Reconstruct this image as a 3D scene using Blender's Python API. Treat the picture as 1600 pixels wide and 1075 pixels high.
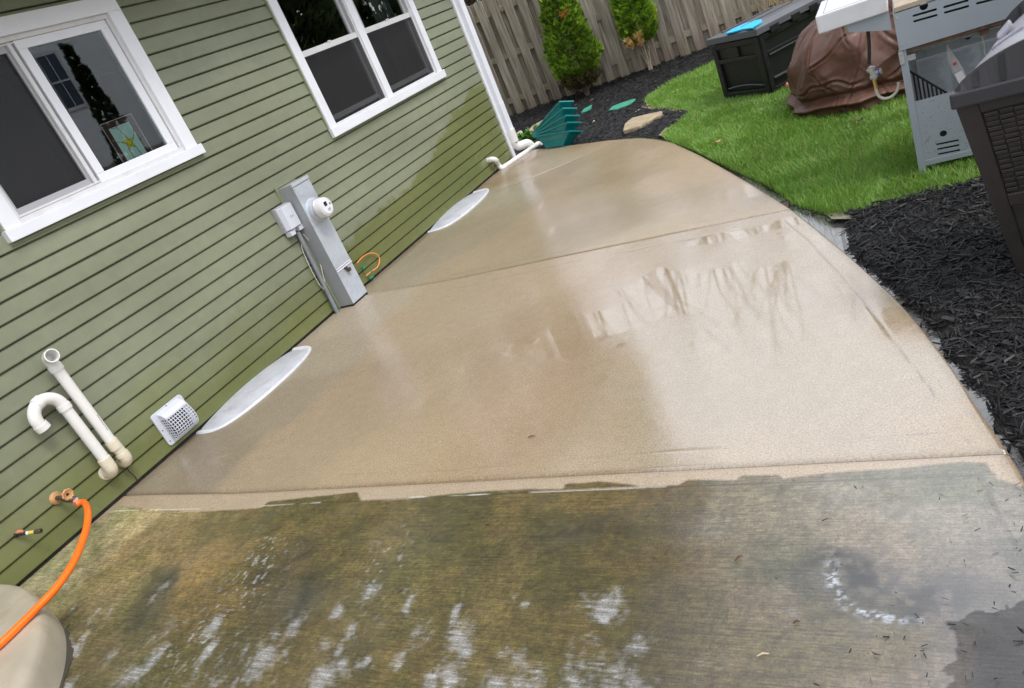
import bpy, bmesh, math, random
import numpy as np
from mathutils import Vector, Matrix
random.seed(7); rng = np.random.default_rng(7)
R = math.radians
for o in list(bpy.data.objects): bpy.data.objects.remove(o)
scene = bpy.context.scene
col = scene.collection

# ---------------------------------------------------------------- camera
F_PX, PITCH, ROLL, YAW = 1166.345, 1.17168562, -0.416152503, 0.592919963
CAM = Vector((4.2318, 0.0, 1.6024))
RC = (Matrix.Rotation(YAW, 3, 'Z') @ Matrix.Rotation(PITCH, 3, 'X') @ Matrix.Rotation(ROLL, 3, 'Z'))
cd = bpy.data.cameras.new('camera'); cam = bpy.data.objects.new('camera', cd); col.objects.link(cam)
cd.sensor_fit = 'HORIZONTAL'; cd.sensor_width = 36; cd.lens = 36 * F_PX / 1600; cd.clip_start = .05; cd.clip_end = 2000
cam.matrix_world = Matrix.Translation(CAM) @ RC.to_4x4()
scene.camera = cam

# ---------------------------------------------------------------- sky, sun, exposure
SUN_EL, SUN_AZ = R(56), R(-8)          # azimuth measured in the xy plane from +x
w = bpy.data.worlds.new('World'); scene.world = w; w.use_nodes = True
nt = w.node_tree; nt.nodes.clear()
out = nt.nodes.new('ShaderNodeOutputWorld'); bg = nt.nodes.new('ShaderNodeBackground')
sky = nt.nodes.new('ShaderNodeTexSky'); sky.sky_type = 'NISHITA'; sky.sun_disc = False
sky.sun_elevation = SUN_EL; sky.sun_rotation = R(90) - SUN_AZ; sky.dust_density = 4; sky.air_density = 1.0
hs = nt.nodes.new('ShaderNodeHueSaturation'); hs.inputs['Saturation'].default_value = .28
mx = nt.nodes.new('ShaderNodeMix'); mx.data_type = 'RGBA'; mx.inputs[0].default_value = .55
mx.inputs[7].default_value = (9.6, 10.0, 10.8, 1)      # even cloud cover
nt.links.new(sky.outputs[0], hs.inputs['Color']); nt.links.new(hs.outputs[0], mx.inputs[6])
nt.links.new(mx.outputs[2], bg.inputs[0]); nt.links.new(bg.outputs[0], out.inputs[0])
bg.inputs[1].default_value = .115
sd = bpy.data.lights.new('sun', 'SUN'); sd.energy = .7; sd.angle = R(16); sd.color = (1, .97, .92)
so = bpy.data.objects.new('sun', sd); col.objects.link(so)
sdir = Vector((math.cos(SUN_EL) * math.cos(SUN_AZ), math.cos(SUN_EL) * math.sin(SUN_AZ), math.sin(SUN_EL)))
so.rotation_euler = sdir.to_track_quat('Z', 'Y').to_euler()
scene.view_settings.view_transform = 'Standard'; scene.view_settings.look = 'None'
scene.view_settings.gamma = 1; scene.view_settings.exposure = 1.0

# ---------------------------------------------------------------- survey helpers (photo points to real positions on known planes)
def ray(px, py): return RC @ Vector(((px - 800) / F_PX, -(py - 537.5) / F_PX, -1))
def W(px, py, X=0):
    d = ray(px, py); return CAM + d * ((X - CAM.x) / d.x)
def G(px, py, Z=0):
    d = ray(px, py); return CAM + d * ((Z - CAM.z) / d.z)
def YP(px, py, Y):
    d = ray(px, py); return CAM + d * ((Y - CAM.y) / d.y)

# ---------------------------------------------------------------- numpy noise
def _h(ix, iy, s):
    n = (ix.astype(np.int64) * 374761393 + iy.astype(np.int64) * 668265263 + s * 1442695041) & 0x7fffffff
    n = ((n ^ (n >> 13)) * 1274126177) & 0x7fffffff
    return ((n ^ (n >> 16)) & 0xffff) / 65535.0
def vnoise(x, y, s=0):
    ix = np.floor(x); iy = np.floor(y); fx = x - ix; fy = y - iy
    fx = fx * fx * (3 - 2 * fx); fy = fy * fy * (3 - 2 * fy)
    a = _h(ix, iy, s); b = _h(ix + 1, iy, s); c = _h(ix, iy + 1, s); d = _h(ix + 1, iy + 1, s)
    return (a * (1 - fx) + b * fx) * (1 - fy) + (c * (1 - fx) + d * fx) * fy
def fbm(x, y, s=0, o=4):
    r = 0; a = .5; t = 0
    for i in range(o): r = r + a * vnoise(x * 2 ** i, y * 2 ** i, s + i * 17); t += a; a *= .5
    return r / t
def sstep(a, b, x):
    t = np.clip((x - a) / (b - a), 0, 1); return t * t * (3 - 2 * t)
def lin(c):
    c = np.asarray(c, float) / 255; return np.where(c < .04045, c / 12.92, ((c + .055) / 1.055) ** 2.4)

# ---------------------------------------------------------------- object helpers
class MB:
    def __init__(s): s.v = []; s.f = []; s.smooth = False
    def add(s, vs, fs):
        b = len(s.v); s.v += [tuple(v) for v in vs]; s.f += [tuple(b + i for i in f) for f in fs]; return s
    def box(s, x0, x1, y0, y1, z0, z1, M=None):
        vs = [Vector((x, y, z)) for z in (z0, z1) for y in (y0, y1) for x in (x0, x1)]
        if M: vs = [M @ v for v in vs]
        return s.add(vs, [(0, 2, 3, 1), (4, 5, 7, 6), (0, 1, 5, 4), (2, 6, 7, 3), (0, 4, 6, 2), (1, 3, 7, 5)])
    def prism(s, pts, z0, z1, M=None):          # outline in xy
        n = len(pts); vs = [Vector((x, y, z0)) for x, y in pts] + [Vector((x, y, z1)) for x, y in pts]
        if M: vs = [M @ v for v in vs]
        return s.add(vs, [tuple(range(n))[::-1], tuple(range(n, 2 * n))] + [(i, (i + 1) % n, n + (i + 1) % n, n + i) for i in range(n)])
    def tube(s, pts, r, seg=14, caps=True):
        pts = [Vector(p) for p in pts]; n = len(pts); rs = r if isinstance(r, (list, tuple)) else [r] * n
        t = (pts[1] - pts[0]).normalized(); u = t.orthogonal().normalized(); vs = []
        for i, p in enumerate(pts):
            tt = (pts[min(i + 1, n - 1)] - pts[max(i - 1, 0)]).normalized()
            u = (u - tt * u.dot(tt)).normalized(); v = tt.cross(u)
            for k in range(seg):
                a = 2 * math.pi * k / seg; vs.append(p + (u * math.cos(a) + v * math.sin(a)) * rs[i])
        fs = [(i * seg + k, i * seg + (k + 1) % seg, (i + 1) * seg + (k + 1) % seg, (i + 1) * seg + k) for i in range(n - 1) for k in range(seg)]
        if caps: fs += [tuple(range(seg))[::-1], tuple((n - 1) * seg + k for k in range(seg))]
        return s.add(vs, fs)
    def ring(s, p0, axis, prof, seg=24):         # lathe: prof = (along, radius)
        ax = Vector(axis).normalized(); u = ax.orthogonal().normalized(); v = ax.cross(u); p0 = Vector(p0); vs = []
        for h, r in prof:
            for k in range(seg):
                a = 2 * math.pi * k / seg; vs.append(p0 + ax * h + (u * math.cos(a) + v * math.sin(a)) * r)
        n = len(prof)
        fs = [(i * seg + k, i * seg + (k + 1) % seg, (i + 1) * seg + (k + 1) % seg, (i + 1) * seg + k) for i in range(n - 1) for k in range(seg)]
        return s.add(vs, fs)
    def build(s, name, m, parent=None, bevel=0, smooth=None, loc=None, recalc=True):
        me = bpy.data.meshes.new(name); me.from_pydata(s.v, [], s.f)
        if recalc or bevel:
            b = bmesh.new(); b.from_mesh(me)
            bmesh.ops.recalc_face_normals(b, faces=b.faces)
            if bevel:
                es = [e for e in b.edges if len(e.link_faces) == 2 and e.calc_face_angle(0) > .6]
                if es: bmesh.ops.bevel(b, geom=es, offset=bevel, segments=2, profile=.6, affect='EDGES', clamp_overlap=True)
            b.to_mesh(me); b.free()
        if smooth is None: smooth = s.smooth
        if smooth:
            me.polygons.foreach_set('use_smooth', [True] * len(me.polygons))
            try: me.set_sharp_from_angle(angle=R(38))
            except Exception: pass
        me.materials.append(m)
        o = bpy.data.objects.new(name, me); col.objects.link(o)
        if parent: o.parent = parent
        return o
def npmesh(name, V, Fq, m, parent=None, smooth=False, attrs=None):
    me = bpy.data.meshes.new(name); V = np.asarray(V, np.float32); Fq = np.asarray(Fq, np.int32); k = Fq.shape[1]
    me.vertices.add(len(V)); me.vertices.foreach_set('co', V.ravel())
    me.loops.add(Fq.size); me.loops.foreach_set('vertex_index', Fq.ravel())
    me.polygons.add(len(Fq)); me.polygons.foreach_set('loop_start', np.arange(0, Fq.size, k, dtype=np.int32))
    me.polygons.foreach_set('use_smooth', np.full(len(Fq), smooth))
    me.update(calc_edges=True)
    for an, (ty, arr) in (attrs or {}).items():
        a = me.attributes.new(an, ty, 'POINT')
        if ty == 'FLOAT_COLOR':
            c = np.ones((len(V), 4), np.float32); c[:, :3] = arr; a.data.foreach_set('color', c.ravel())
        else: a.data.foreach_set('value', np.asarray(arr, np.float32).ravel())
    me.materials.append(m)
    o = bpy.data.objects.new(name, me); col.objects.link(o)
    if parent: o.parent = parent
    return o
def tag(o, label=None, cat=None, group=None, kind=None):
    if label: o['label'] = label
    if cat: o['category'] = cat
    if group: o['group'] = group
    if kind: o['kind'] = kind
    return o
def thing(name, label, cat, loc=(0, 0, 0), rz=0, group=None):
    o = bpy.data.objects.new(name, None); col.objects.link(o); o.location = loc; o.rotation_euler = (0, 0, rz); o.empty_display_size = .1
    bpy.context.view_layer.update()
    return tag(o, label, cat, group)
def cr(pts, n=8):                                # smooth curve through points
    P = [Vector(p) for p in pts]; P = [P[0] * 2 - P[1]] + P + [P[-1] * 2 - P[-2]]; o = []
    for i in range(1, len(P) - 2):
        for k in range(n):
            t = k / n; a, b, c, d = P[i - 1], P[i], P[i + 1], P[i + 2]
            o.append(.5 * ((2 * b) + (c - a) * t + (2 * a - 5 * b + 4 * c - d) * t * t + (3 * b - a - 3 * c + d) * t ** 3))
    o.append(P[-2]); return o

# ---------------------------------------------------------------- materials
def mat(name, c, rough=.5, metal=0, var=0, vs=8, bump=0, bs=200, dark=None, coat=0, coatr=.15, spec=.5, dirt=0, ds=6, dc=(.03, .03, .02), bdist=.003):
    m = bpy.data.materials.new(name); m.use_nodes = True; n = m.node_tree; b = n.nodes['Principled BSDF']
    N = n.nodes.new; L = n.links.new
    b.inputs['Roughness'].default_value = rough; b.inputs['Metallic'].default_value = metal
    b.inputs['Coat Weight'].default_value = coat; b.inputs['Coat Roughness'].default_value = coatr
    b.inputs['Specular IOR Level'].default_value = spec
    b.inputs['Base Color'].default_value = (*c, 1)
    tc = N('ShaderNodeTexCoord')
    src = None
    if var:
        t = N('ShaderNodeTexNoise'); t.inputs['Scale'].default_value = vs; t.inputs['Detail'].default_value = 6; L(tc.outputs['Object'], t.inputs['Vector'])
        r = N('ShaderNodeMapRange'); r.inputs[1].default_value = .3; r.inputs[2].default_value = .7; L(t.outputs[0], r.inputs[0])
        mxx = N('ShaderNodeMix'); mxx.data_type = 'RGBA'; L(r.outputs[0], mxx.inputs[0])
        mxx.inputs[6].default_value = (*[x * (1 - var) for x in c], 1); mxx.inputs[7].default_value = (*[min(1, x * (1 + var)) for x in c], 1)
        src = mxx.outputs[2]
    if dirt:
        t = N('ShaderNodeTexNoise'); t.inputs['Scale'].default_value = ds; t.inputs['Detail'].default_value = 9; t.inputs['Roughness'].default_value = .7; L(tc.outputs['Object'], t.inputs['Vector'])
        r = N('ShaderNodeMapRange'); r.inputs[1].default_value = .52; r.inputs[2].default_value = .75; r.inputs[4].default_value = dirt; L(t.outputs[0], r.inputs[0])
        mxx = N('ShaderNodeMix'); mxx.data_type = 'RGBA'; L(r.outputs[0], mxx.inputs[0])
        if src: L(src, mxx.inputs[6])
        else: mxx.inputs[6].default_value = (*c, 1)
        mxx.inputs[7].default_value = (*dc, 1); src = mxx.outputs[2]
    if src: L(src, b.inputs['Base Color'])
    if bump:
        t = N('ShaderNodeTexNoise'); t.inputs['Scale'].default_value = bs; t.inputs['Detail'].default_value = 4; L(tc.outputs['Object'], t.inputs['Vector'])
        bu = N('ShaderNodeBump'); bu.inputs['Strength'].default_value = bump; bu.inputs['Distance'].default_value = bdist; L(t.outputs[0], bu.inputs['Height']); L(bu.outputs[0], b.inputs['Normal'])
    return m
M = {}
M['white_trim'] = mat('white_trim', (.72, .73, .78), .35, var=.03, vs=3, dirt=.12, ds=9, dc=(.3, .29, .26))
M['vinyl_frame'] = mat('vinyl_frame', (.62, .61, .62), .4, var=.04, vs=5, dirt=.3, ds=12, dc=(.3, .27, .24))
M['screen_frame'] = mat('screen_frame', (.36, .36, .38), .45)
M['pvc'] = mat('pvc', (.72, .71, .69), .28, var=.05, vs=6, dirt=.25, ds=14, dc=(.45, .40, .30))
M['pvc_aged'] = mat('pvc_aged', (.66, .60, .47), .33, var=.10, vs=9, dirt=.4, ds=16, dc=(.36, .27, .15))
M['galv'] = mat('galvanised_paint', (.46, .49, .54), .34, metal=.15, var=.20, vs=5, dirt=.75, ds=5, dc=(.20, .27, .36))  # blue blotches: stains together with bluish reflections painted into the colour
M['galv2'] = mat('galvanised_side_shaded', (.32, .335, .35), .45, metal=.15, var=.10, vs=4)  # darker copy of the cabinet finish, side shade put into the colour
M['tele'] = mat('telecom_plastic', (.56, .58, .64), .4, var=.04, vs=8)
M['wellrim'] = mat('well_rim', (.60, .61, .65), .35, var=.1, vs=9, dirt=.3, ds=12, dc=(.25, .25, .25))
M['tele2'] = mat('telecom_edge', (.36, .36, .38), .5)
M['conduit'] = mat('grey_conduit', (.19, .21, .24), .45, var=.12, vs=20)
M['black'] = mat('black_rubber', (.012, .012, .012), .5)
M['dark'] = mat('dark_hole', (.004, .004, .004), .9)
M['wire_white'] = mat('wire_white', (.55, .53, .45), .45)
M['orange'] = mat('orange_hose', (.95, .16, .005), .33, var=.05, vs=30, dirt=.15, ds=40, dc=(.5, .07, .01))
M['orange_wire'] = mat('orange_wire', (.8, .25, .06), .4)
M['green_wire'] = mat('green_wire', (.01, .22, .08), .4)
M['brass'] = mat('brass_weathered', (.50, .27, .12), .55, metal=.25, var=.25, vs=60, bump=.5, bs=300)
M['bronze'] = mat('bronze_dark', (.085, .068, .045), .5, metal=.4, var=.3, vs=80)
M['copper'] = mat('copper_aged', (.50, .20, .12), .5, metal=.3, var=.25, vs=50)
M['yellow_tape'] = mat('yellow_tape', (.55, .46, .10), .6)
M['steel'] = mat('bright_steel', (.6, .6, .6), .25, metal=.9)
M['pinkcap'] = mat('pink_collar', (.62, .22, .20), .5, var=.15, vs=90)
M['foundation'] = mat('foundation', (.05, .042, .035), .8, var=.4, vs=20, bump=.6, bs=60)
M['teal'] = mat('teal_plastic', (.004, .17, .175), .28, var=.10, vs=12, coat=.3)
M['lidgreen'] = mat('green_lid', (.05, .30, .20), .5, var=.15, vs=30, dirt=.5, ds=30, dc=(.02, .03, .02))
M['stone'] = mat('sandstone', (.36, .28, .18), .75, var=.25, vs=10, bump=.7, bs=60, dirt=.5, ds=16, dc=(.10, .075, .05), bdist=.006)
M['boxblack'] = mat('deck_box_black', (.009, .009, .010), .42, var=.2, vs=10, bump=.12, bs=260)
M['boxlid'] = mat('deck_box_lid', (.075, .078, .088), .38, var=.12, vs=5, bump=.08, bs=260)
M['cyan'] = mat('blue_plastic', (.0, .44, .78), .5)
M['brown'] = mat('bin_brown', (.024, .019, .018), .42, var=.18, vs=14, bump=.2, bs=220)
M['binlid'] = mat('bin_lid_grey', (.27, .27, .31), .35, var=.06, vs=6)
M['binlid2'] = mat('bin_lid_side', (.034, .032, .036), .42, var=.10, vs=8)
M['grill'] = mat('grill_enamel', (.30, .335, .37), .36, metal=.25, var=.06, vs=3)
M['grill_in'] = mat('grill_inside', (.27, .29, .305), .5, metal=.2, var=.12, vs=7, dirt=.35, ds=20, dc=(.05, .04, .03))
M['shelf'] = mat('grill_shelf', (.56, .56, .58), .5, var=.08, vs=9, dirt=.35, ds=18, dc=(.30, .22, .15))
M['rust'] = mat('rusty_steel', (.10, .055, .035), .8, var=.5, vs=20, bump=.5, bs=150)
M['tantop'] = mat('tan_top', (.33, .27, .20), .7, var=.15, vs=14)
M['castiron'] = mat('cast_iron', (.02, .018, .016), .7, var=.3, vs=40)
M['alu'] = mat('die_cast', (.42, .43, .42), .4, metal=.6, var=.15, vs=60)
M['hosegrey'] = mat('gas_hose', (.45, .44, .36), .3)
M['paper'] = mat('label_paper', (.40, .44, .475), .6, var=.05, vs=20)
M['print'] = mat('label_print', (.25, .275, .31), .7)
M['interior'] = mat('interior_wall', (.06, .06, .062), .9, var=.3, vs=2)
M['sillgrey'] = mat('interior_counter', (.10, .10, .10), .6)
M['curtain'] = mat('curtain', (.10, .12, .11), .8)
M['wood_frame'] = mat('red_wood_frame', (.065, .018, .018), .4)
M['lead'] = mat('lead_came', (.02, .025, .02), .4)
M['leaf'] = mat('dead_leaf', (.42, .22, .10), .7, var=.3, vs=60)
M['leaf2'] = mat('dark_leaf', (.10, .035, .02), .7, var=.3, vs=60)
M['leaf3'] = mat('pale_leaf', (.52, .40, .26), .7, var=.2, vs=60)

def emis_glassy(name, c, e):                      # daylight through coloured glass: translucent
    m = mat(name, c, .3); b = m.node_tree.nodes['Principled BSDF']; return m
M['glass_pale'] = mat('pale_art_glass', (.62, .90, .84), .3)
M['glass_yellow'] = mat('yellow_art_glass', (.75, .72, .005), .3)

def glass(name='window_glass', ior=1.55, rough=0.0, tint=(.88, .92, .90)):
    m = bpy.data.materials.new(name); m.use_nodes = True; n = m.node_tree; n.nodes.clear(); N = n.nodes.new; L = n.links.new
    o = N('ShaderNodeOutputMaterial'); mixs = N('ShaderNodeMixShader'); g = N('ShaderNodeBsdfGlossy'); t = N('ShaderNodeBsdfTransparent'); f = N('ShaderNodeFresnel')
    f.inputs[0].default_value = ior; g.inputs['Roughness'].default_value = rough; t.inputs[0].default_value = (*tint, 1)
    mu = N('ShaderNodeMath'); mu.operation = 'MULTIPLY'; mu.inputs[1].default_value = 3.3; mu.use_clamp = True
    L(f.outputs[0], mu.inputs[0]); L(mu.outputs[0], mixs.inputs[0]); L(t.outputs[0], mixs.inputs[1]); L(g.outputs[0], mixs.inputs[2]); L(mixs.outputs[0], o.inputs[0])
    return m
M['glass'] = glass()
def screen_mat():
    m = bpy.data.materials.new('insect_screen'); m.use_nodes = True; n = m.node_tree; n.nodes.clear(); N = n.nodes.new; L = n.links.new
    o = N('ShaderNodeOutputMaterial'); mixs = N('ShaderNodeMixShader'); g = N('ShaderNodeBsdfPrincipled'); t = N('ShaderNodeBsdfTransparent')
    g.inputs['Base Color'].default_value = (.018, .017, .020, 1); g.inputs['Roughness'].default_value = .6
    mixs.inputs[0].default_value = .40; L(t.outputs[0], mixs.inputs[1]); L(g.outputs[0], mixs.inputs[2]); L(mixs.outputs[0], o.inputs[0]); return m
M['screen'] = screen_mat()
def clear_plastic():
    m = bpy.data.materials.new('clear_plastic'); m.use_nodes = True; n = m.node_tree; b = n.nodes['Principled BSDF']
    b.inputs['Base Color'].default_value = (.5, .5, .48, 1); b.inputs['Roughness'].default_value = .2; b.inputs['Alpha'].default_value = .45; return m
M['clear'] = clear_plastic()

def siding_mat():
    m = bpy.data.materials.new('vinyl_siding_green'); m.use_nodes = True; n = m.node_tree; b = n.nodes['Principled BSDF']; N = n.nodes.new; L = n.links.new
    tc = N('ShaderNodeTexCoord'); sp = N('ShaderNodeSeparateXYZ'); L(tc.outputs['Object'], sp.inputs[0])
    def math_(op, a, b2=None, clamp=False):
        k = N('ShaderNodeMath'); k.operation = op; k.use_clamp = clamp
        for i, v in enumerate((a, b2)):
            if v is None: continue
            if isinstance(v, (int, float)): k.inputs[i].default_value = v
            else: L(v, k.inputs[i])
        return k.outputs[0]
    def noise(scale, detail=5, rough=.5, stretch=None):
        t = N('ShaderNodeTexNoise'); t.inputs['Scale'].default_value = scale; t.inputs['Detail'].default_value = detail; t.inputs['Roughness'].default_value = rough
        if stretch:
            mp = N('ShaderNodeMapping'); mp.inputs['Scale'].default_value = stretch; L(tc.outputs['Object'], mp.inputs[0]); L(mp.outputs[0], t.inputs['Vector'])
        else: L(tc.outputs['Object'], t.inputs['Vector'])
        return t.outputs[0]
    # wet line: height below which the boards are wet and green with algae film, ragged
    hz = N('ShaderNodeFloatCurve'); c = hz.mapping.curves[0]
    c.points[0].location = (0, .50); c.points[1].location = (1, .95)
    for x, y in ((.25, .56), (.45, .50), (.62, .46), (.74, .55), (.83, .72), (.92, .92)): c.points.new(x, y)
    hz.mapping.update()
    yy = math_('DIVIDE', sp.outputs[1], 8.0, True); L(yy, hz.inputs[1])
    n1 = noise(2.6, 7, .62)
    wob = math_('MULTIPLY', math_('SUBTRACT', n1, .5), .55)
    d = math_('SUBTRACT', math_('ADD', hz.outputs[0], wob), sp.outputs[2])
    shp = N('ShaderNodeMapRange'); shp.inputs[1].default_value = 4.2; shp.inputs[2].default_value = 5.2; shp.inputs[3].default_value = 2.2; shp.inputs[4].default_value = 22; L(sp.outputs[1], shp.inputs[0])
    wet = math_('ADD', math_('MULTIPLY', d, shp.outputs[0]), .12, True)
    soft = math_('ADD', math_('MULTIPLY', d, 1.2), .3, True)
    r1 = N('ShaderNodeMix'); r1.data_type = 'RGBA'; r1.inputs[6].default_value = (.190, .205, .134, 1); r1.inputs[7].default_value = (.132, .147, .052, 1); L(wet, r1.inputs[0])
    # large dusty fade
    n2 = noise(1.3, 4, .6, (1, .5, 1.6)); f2 = N('ShaderNodeMapRange'); f2.inputs[1].default_value = .35; f2.inputs[2].default_value = .7; f2.inputs[3].default_value = .86; f2.inputs[4].default_value = 1.12; L(n2, f2.inputs[0])
    n3 = noise(11, 6, .65); f3 = N('ShaderNodeMapRange'); f3.inputs[1].default_value = .3; f3.inputs[2].default_value = .7; f3.inputs[3].default_value = .93; f3.inputs[4].default_value = 1.07; L(n3, f3.inputs[0])
    k = math_('MULTIPLY', f2.outputs[0], f3.outputs[0])
    vm = N('ShaderNodeVectorMath'); vm.operation = 'SCALE'; L(r1.outputs[2], vm.inputs[0]); L(k, vm.inputs['Scale'])
    # small dirt specks near the patio
    n4 = noise(42, 3, .6); sp4 = N('ShaderNodeMapRange'); sp4.inputs[1].default_value = .70; sp4.inputs[2].default_value = .76; L(n4, sp4.inputs[0])
    low = N('ShaderNodeMapRange'); low.inputs[1].default_value = .55; low.inputs[2].default_value = .05; low.inputs[3].default_value = 0; low.inputs[4].default_value = .5; L(sp.outputs[2], low.inputs[0])
    ds = N('ShaderNodeMix'); ds.data_type = 'RGBA'; L(math_('MULTIPLY', sp4.outputs[0], low.outputs[0]), ds.inputs[0]); L(vm.outputs[0], ds.inputs[6]); ds.inputs[7].default_value = (.05, .05, .03, 1)
    L(ds.outputs[2], b.inputs['Base Color'])
    rr = N('ShaderNodeMix'); rr.data_type = 'FLOAT'; rr.inputs[2].default_value = .5; rr.inputs[3].default_value = .26; L(soft, rr.inputs[0]); L(rr.outputs[0], b.inputs['Roughness'])
    b.inputs['Coat Roughness'].default_value = .12; L(math_('MULTIPLY', soft, .5), b.inputs['Coat Weight'])
    # moulded wood grain, stretched along the boards, and droplets
    g = noise(60, 4, .6, (1, .06, 1)); dr = noise(160, 2, .5)
    bu = N('ShaderNodeBump'); bu.inputs['Strength'].default_value = .22; bu.inputs['Distance'].default_value = .002
    L(math_('ADD', g, math_('MULTIPLY', math_('MULTIPLY', dr, soft), .8)), bu.inputs['Height']); L(bu.outputs[0], b.inputs['Normal'])
    return m
M['siding'] = siding_mat()
M['siding_trim'] = mat('siding_channel', (.19, .215, .12), .5, var=.1, vs=6)
M['nsiding'] = mat('neighbour_siding', (.80, .84, .88), .6, var=.05, vs=3)

# ================================================================= THE HOUSE
E = .1016; Z0 = .0476; WEND = 7.87; WTOP = 2.70
house = thing('house', 'house clad in sage green lap siding with white windows and white corner trim', 'house')
rects = [(2.30, 3.735, 1.505, 2.56), (5.065, 7.095, 1.187, 2.62)]
mb = MB()
ncs = int((WTOP - Z0) / E) + 1
for k in range(ncs):
    za, zb = Z0 + k * E, min(Z0 + (k + 1) * E, WTOP)
    cuts = sorted({za, zb} | {z for r in rects for z in r[2:] if za < z < zb})
    X = lambda z: .013 - .011 * (z - za) / E
    for a, b_ in zip(cuts[:-1], cuts[1:]):
        zm = (a + b_) / 2; holes = sorted((r[0], r[1]) for r in rects if r[2] < zm < r[3]); y = -3.0; segs = []
        for h0, h1 in holes: segs.append((y, h0)); y = h1
        segs.append((y, WEND))
        for y0, y1 in segs:
            n = max(1, int((y1 - y0) / .8)); ys = [y0 + (y1 - y0) * i / n for i in range(n + 1)]
            full = [(-.012, za - .0012), (.0095, za - .001), (.0138, za + .0015), (.0150, za + .006), (.0141, za + .014), (.0048, zb - .0125), (-.003, zb - .0085), (-.014, zb)]
            prof = [p for p in full if a - .0013 <= p[1] <= b_ + 1e-6]
            fx_ = lambda z: float(np.interp(z, [p[1] for p in full], [p[0] for p in full]))
            if a > za: prof = [(fx_(a), a)] + [p for p in prof if p[1] > a + 1e-4]
            if b_ < zb: prof = [p for p in prof if p[1] < b_ - 1e-4] + [(fx_(b_), b_)]
            wv = lambda yy: .0009 * math.sin(yy * 2.3 + k * 1.7) + .0006 * math.sin(yy * 5.1 + k)
            vs = [(px + wv(yy), yy, pz) for yy in ys for px, pz in prof]; m_ = len(prof)
            mb.add(vs, [(i * m_ + j, (i + 1) * m_ + j, (i + 1) * m_ + j + 1, i * m_ + j + 1) for i in range(n) for j in range(m_ - 1)])
mb.build('wall', M['siding'], house, recalc=False)
mb = MB(); mb.box(-.30, -.012, -3, WEND - .02, -.15, Z0 + .004); mb.build('foundation', M['foundation'], house)
mb = MB(); mb.box(-.05, .030, WEND, WEND + .016, -.02, WTOP); mb.box(-.05, .024, WEND + .016, WEND + .075, -.02, WTOP); mb.build('corner_trim', M['white_trim'], house, bevel=.003)
# end wall round the corner, upper storey, soffit, roof (seen mirrored in the wet concrete)
mb = MB()
for k in range(ncs + 1):
    za = Z0 + k * E; zb = min(za + E, WTOP)
    if zb > za: mb.add([(-7, WEND + .075, za), (-.05, WEND + .075, za), (-.05, WEND + .062, zb), (-7, WEND + .062, zb)], [(0, 1, 2, 3)])
mb.build('end_wall', M['siding_trim'], house)
mb = MB()
for k in range(27):
    za = 2.80 + k * E; zb = za + E
    mb.add([(.50, -3, za), (.50, 8.25, za), (.488, 8.25, zb), (.488, -3, zb)], [(0, 1, 2, 3)])
    mb.add([(.50, 8.25, za), (-7, 8.25, za), (-7, 8.238, zb), (.488, 8.238, zb)], [(0, 1, 2, 3)])
mb.build('upper_wall', M['siding'], house)
mb = MB(); mb.box(-.02, .52, -3, 8.27, WTOP, 2.80); mb.box(.52, .54, -3, 8.27, 2.70, 2.84); mb.build('soffit', M['white_trim'], house)
mb = MB(); mb.prism([(.9, 5.4), (.9, 5.55), (-3.5, 7.6), (-7.8, 5.55), (-7.8, 5.4)], -3.2, 8.6, Matrix(((1, 0, 0, 0), (0, 0, 1, 0), (0, 1, 0, 0), (0, 0, 0, 1)))); mb.build('roof', mat('roof_shingle', (.06, .058, .055), .9, var=.3, vs=20), house)

def frame_box(mb, x0, x1, y0, y1, z0, z1, t, tz=None):   # rectangular frame in the wall plane
    tz = t if tz is None else tz
    mb.box(x0, x1, y0, y1, z0, z0 + tz); mb.box(x0, x1, y0, y1, z1 - tz, z1)
    mb.box(x0, x1, y0, y0 + t, z0 + tz, z1 - tz); mb.box(x0, x1, y1 - t, y1, z0 + tz, z1 - tz)
def pane(mb, X, y0, y1, z0, z1): mb.add([(X, y0, z0), (X, y1, z0), (X, y1, z1), (X, y0, z1)], [(0, 1, 2, 3)])
def quad(mb, X, y0, y1, z0, z1): mb.box(X - .0015, X + .0015, y0, y1, z0, z1)
# window with sliding sash, insect screen at left
w1 = tag(MB().box(-.02, .034, 2.30, 2.395, 1.57, 2.4665).box(-.02, .034, 3.632, 3.735, 1.57, 2.4665).box(-.02, .034, 2.30, 3.735, 2.4665, 2.56).build('window', M['white_trim'], house, bevel=.003), 'white framed two part sliding window with a star panel behind its right pane')
MB().box(-.01, .050, 2.283, 3.757, 1.505, 1.57).build('sill', M['white_trim'], w1, bevel=.004)
mb = MB(); frame_box(mb, -.05, .012, 2.395, 3.632, 1.57, 2.4665, .022, .028); frame_box(mb, -.05, -.004, 2.419, 3.608, 1.60, 2.437, .012); mb.box(-.045, .004, 2.927, 2.952, 1.6, 2.436)
mb.build('window_frame', M['vinyl_frame'], w1, bevel=.002)
mb = MB(); frame_box(mb, -.035, .002, 2.972, 3.606, 1.596, 2.438, .058, .050); mb.build('sash', M['white_trim'], w1, bevel=.003)
mb = MB(); frame_box(mb, -.030, -.012, 2.432, 2.924, 1.606, 2.430, .014, .040); mb.build('screen_frame', M['screen_frame'], w1, bevel=.002)
mb = MB(); pane(mb, -.034, 2.44, 2.915, 1.64, 2.40); mb.build('glass_pane', M['glass'], w1, recalc=False); mb = MB(); quad(mb, -.024, 2.44, 2.915, 1.64, 2.40); mb.build('insect_screen', M['screen'], w1)
mb = MB(); pane(mb, -.012, 3.025, 3.555, 1.64, 2.394); mb.build('glass_pane', M['glass'], w1, recalc=False)
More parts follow.
